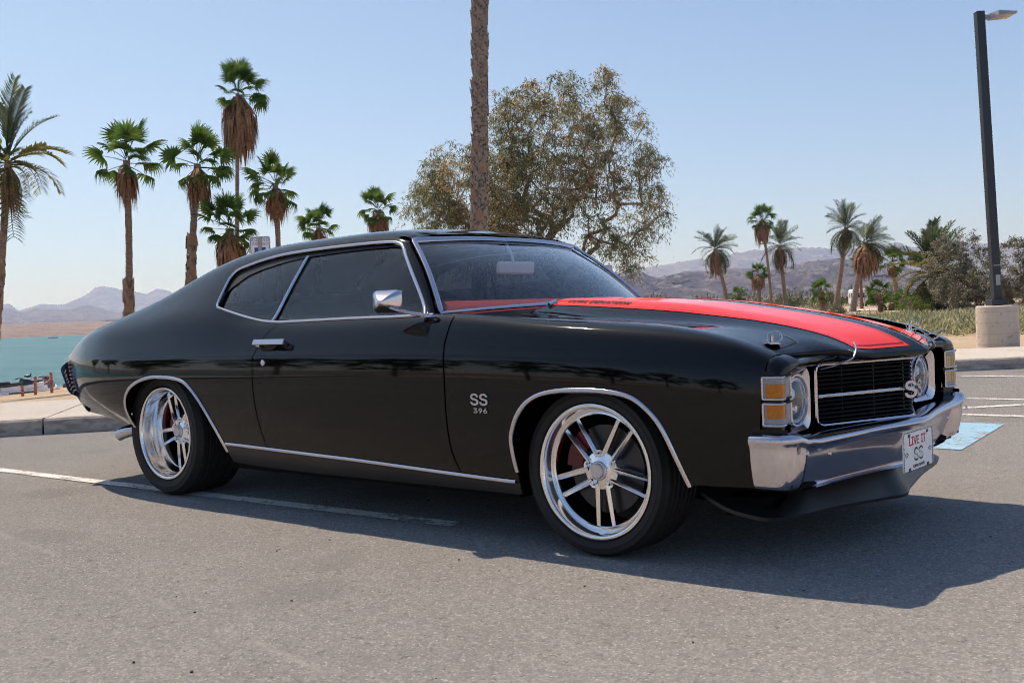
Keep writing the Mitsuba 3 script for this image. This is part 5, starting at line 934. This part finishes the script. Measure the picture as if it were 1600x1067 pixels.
c_ = b+np.array([2.2, 2.6, -.35]); obj('rope', tube(b+(c_-b)*u-np.array([0, 0, .25])*np.sin(u*math.pi), .014, 6), 'rope', label='thin pale rope running from the tallest timber post behind the car', category='rope')
# water scooters on the beach
P_('hull_white', (.72, .72, .74), .2); P_('hull_black', (.02, .02, .024), .25); P_('hull_red', (.45, .03, .06), .25); P_('hull_blue', (.03, .10, .22), .3)
def scooter(label, x, y, z, rz, mats):
    t = thing('water_scooter', label, 'water scooter', 'water scooters on the beach'); M = move(x, y, z, rz)
    s = np.linspace(0, 1, 18); L = 3.1; xs_ = (s-.5)*L; w = .58*np.sin(np.clip(s*.9+.10, 0, 1)*math.pi)**.55*np.where(s > .75, 1-((s-.75)/.25)**2*.75, 1); k = .30+.10*s**2
    def ring_(wm, z0, z1): return np.stack([np.stack([xs_, q*w*wm, z0+(z1-z0)*h+.16*s**2.5], 1) for q, h in ((-1, .55), (-.9, .1), (0, -.2), (.9, .1), (1, .55), (.85, 1.), (0, 1.08), (-.85, 1.))], 1)
    P = ring_(1., .0, .38); obj('hull', tf((P.reshape(-1, 3), quads(18, 8, True)), M), mats[0], t, smooth=35)
    P = ring_(.72, .36, .60)*[.80, 1, 1]+[.12, 0, .0]; obj('deck', tf((P.reshape(-1, 3), quads(18, 8, True)), M), mats[1], t, smooth=35)
    obj('seat', tf(cat(box(-1.15, .0, -.19, .19, .52, .80, .07), box(-1.15, -.55, -.17, .17, .78, .88, .04)), M), mats[2], t, smooth=False)
    obj('cowl', tf(trimesh.convex.convex_hull(np.array([(.0, -.2, .6), (.0, .2, .6), (.95, -.25, .62), (.95, .25, .62), (.15, -.16, .95), (.15, .16, .95), (.45, -.14, .92), (.45, .14, .92), (1.3, 0, .66)])), M), mats[3], t, smooth=False)
    obj('handlebar', tf(cat(tube([(.02, -.36, .97), (.12, -.14, 1.0), (.12, .14, 1.0), (.02, .36, .97)], .030, 8), tube([(.12, 0, 1.0), (.22, 0, .86)], .05, 8)), M), 'hull_black', t)
    obj('stripe', tf(box(-.9, .5, -.62, -.585, .26, .33), M), mats[3], t, smooth=False)
scooter('white and black water scooter, leftmost on the beach', -52.3, 21.2, -2.38, math.radians(95), ('hull_white', 'hull_white', 'hull_black', 'hull_black'))
scooter('red, black and white water scooter behind the middle timber post', -53.6, 23.2, -2.42, math.radians(140), ('hull_white', 'hull_black', 'hull_black', 'hull_red'))
scooter('white water scooter half hidden behind the car\'s rear bumper', -57.4, 27.3, -2.42, math.radians(120), ('hull_white', 'hull_blue', 'hull_white', 'hull_white'))
dk = thing('duck', 'small dark duck swimming on the lake above the water scooters', 'duck')
obj('body', tf(trimesh.creation.icosphere(2), move(-79.2, 34.3, -2.36, .9) @ np.diag([.27, .13, .085, 1])), 'hull_black', dk, smooth=True); obj('head', tf(cat(tf(trimesh.creation.icosphere(2), move(.24, 0, .17, 0, .06)), tube([(.18, 0, .03), (.22, 0, .10), (.24, 0, .16)], .035, 8), trimesh.convex.convex_hull(np.array([(.28, -.02, .165), (.28, .02, .165), (.36, 0, .155), (.28, 0, .185)]))), move(-79.2, 34.3, -2.36, .9)), 'hull_black', dk, smooth=40)
bt = thing('motor_boat', 'tiny white motor boat far out on the lake', 'boat'); M = move(-620, 305, WATER_Z, 1.1)
s = np.linspace(0, 1, 12); P = np.stack([np.stack([(s-.5)*6, q*1.1*np.sqrt(np.clip(1-s**3, 0, 1)), z+.3*s**2], 1) for q, z in ((-1, .8), (-.8, .1), (0, -.2), (.8, .1), (1, .8), (0, .82))], 1); obj('hull', tf((P.reshape(-1, 3), quads(12, 6, True)), M), 'hull_white', bt, smooth=35); obj('windscreen', tf(box(.3, .5, -.8, .8, .8, 1.35, .05), M), 'hull_black', bt, smooth=False)
# far low walls, path and camper
P_('tan_wall', leafcol((.36, .26, .18), (.42, .32, .23), (.30, .2, .14), .8), .9); P_('pale_wall', leafcol((.60, .55, .48), (.66, .62, .55), (.50, .45, .38), .5), .9)
wl_ = thing('low_wall', 'long low tan wall with a pale coping in the distance right of the hood', 'wall')
def run(pts, w, z0, z1, m, nm, par):
    p = np.array(pts, float)
    for a, b in zip(p[:-1], p[1:]):
        d = nrm(b-a); n = np.array([-d[1], d[0]])*w/2; q = np.vstack([a+n, b+n, b-n, a-n]); v = np.vstack([np.column_stack([q, np.full(4, z0)]), np.column_stack([q, np.full(4, z1)])]); f = trimesh.convex.convex_hull(v); obj(nm, f, m, par, smooth=False)
run([(-39.5, 66.5), (-33.6, 69.6), (-30.2, 71.2)], .3, -.1, .20, 'tan_wall', 'wall_run', wl_); run([(-39.5, 66.5), (-33.6, 69.6), (-30.2, 71.2)], .45, .203, .30, 'pale_wall', 'coping', wl_)
obj('path', flat([(-46, 84), (-20, 92.5), (-8, 95), (-8, 86), (-20, 83.5), (-42, 76)], .14), 'pale_wall', kind='structure', smooth=False)
cp_ = thing('camper', 'white camper parked far off between the crossing palm trunks', 'camper'); M = move(-61.6, 153.0, 0, math.radians(120))
obj('body', tf(box(-2.6, 2.6, -1.1, 1.1, .45, 2.7, .18), M), 'hull_white', cp_, smooth=False)
for x in (-1.4, .6): obj('window', tf(box(x-.55, x+.55, 1.09, 1.12, 1.4, 2.1), M), 'hull_black', cp_, smooth=False); obj('window', tf(box(x-.55, x+.55, -1.12, -1.09, 1.4, 2.1), M), 'hull_black', cp_, smooth=False)
obj('window', tf(box(-2.63, -2.59, -.6, .6, 1.4, 2.1), M), 'hull_black', cp_, smooth=False)
for x in (-1.5, 1.5): obj('wheel', tf(lathe([(0, -1.0), (.36, -1.0), (.36, -.78), (0, -.78)], 'y', 20, (x, 0, .36)), M), 'rubber', cp_); obj('wheel', tf(lathe([(0, 1.0), (.36, 1.0), (.36, .78), (0, .78)], 'y', 20, (x, 0, .36)), M), 'rubber', cp_)
# ------------------------------------------------------------------ desert haze: one closed box of air round everything
scene['haze_air'] = dict(type='homogeneous', albedo=rgb(.95, .95, .95), sigma_t=rgb(4.4e-5, 6.4e-5, 11.0e-5), phase=dict(type='hg', g=.2))
scene['air_skin'] = dict(type='null')
scene['haze'] = dict(type='cube', to_world=T().translate([0, 0, 295]).scale([16000, 16000, 305]), bsdf=dict(type='ref', id='air_skin'), interior=dict(type='ref', id='haze_air'))
labels['haze'] = dict(kind='stuff', label='thin desert haze over the lake and mountains', category='haze')
scene['camera']['medium'] = dict(type='ref', id='haze_air')
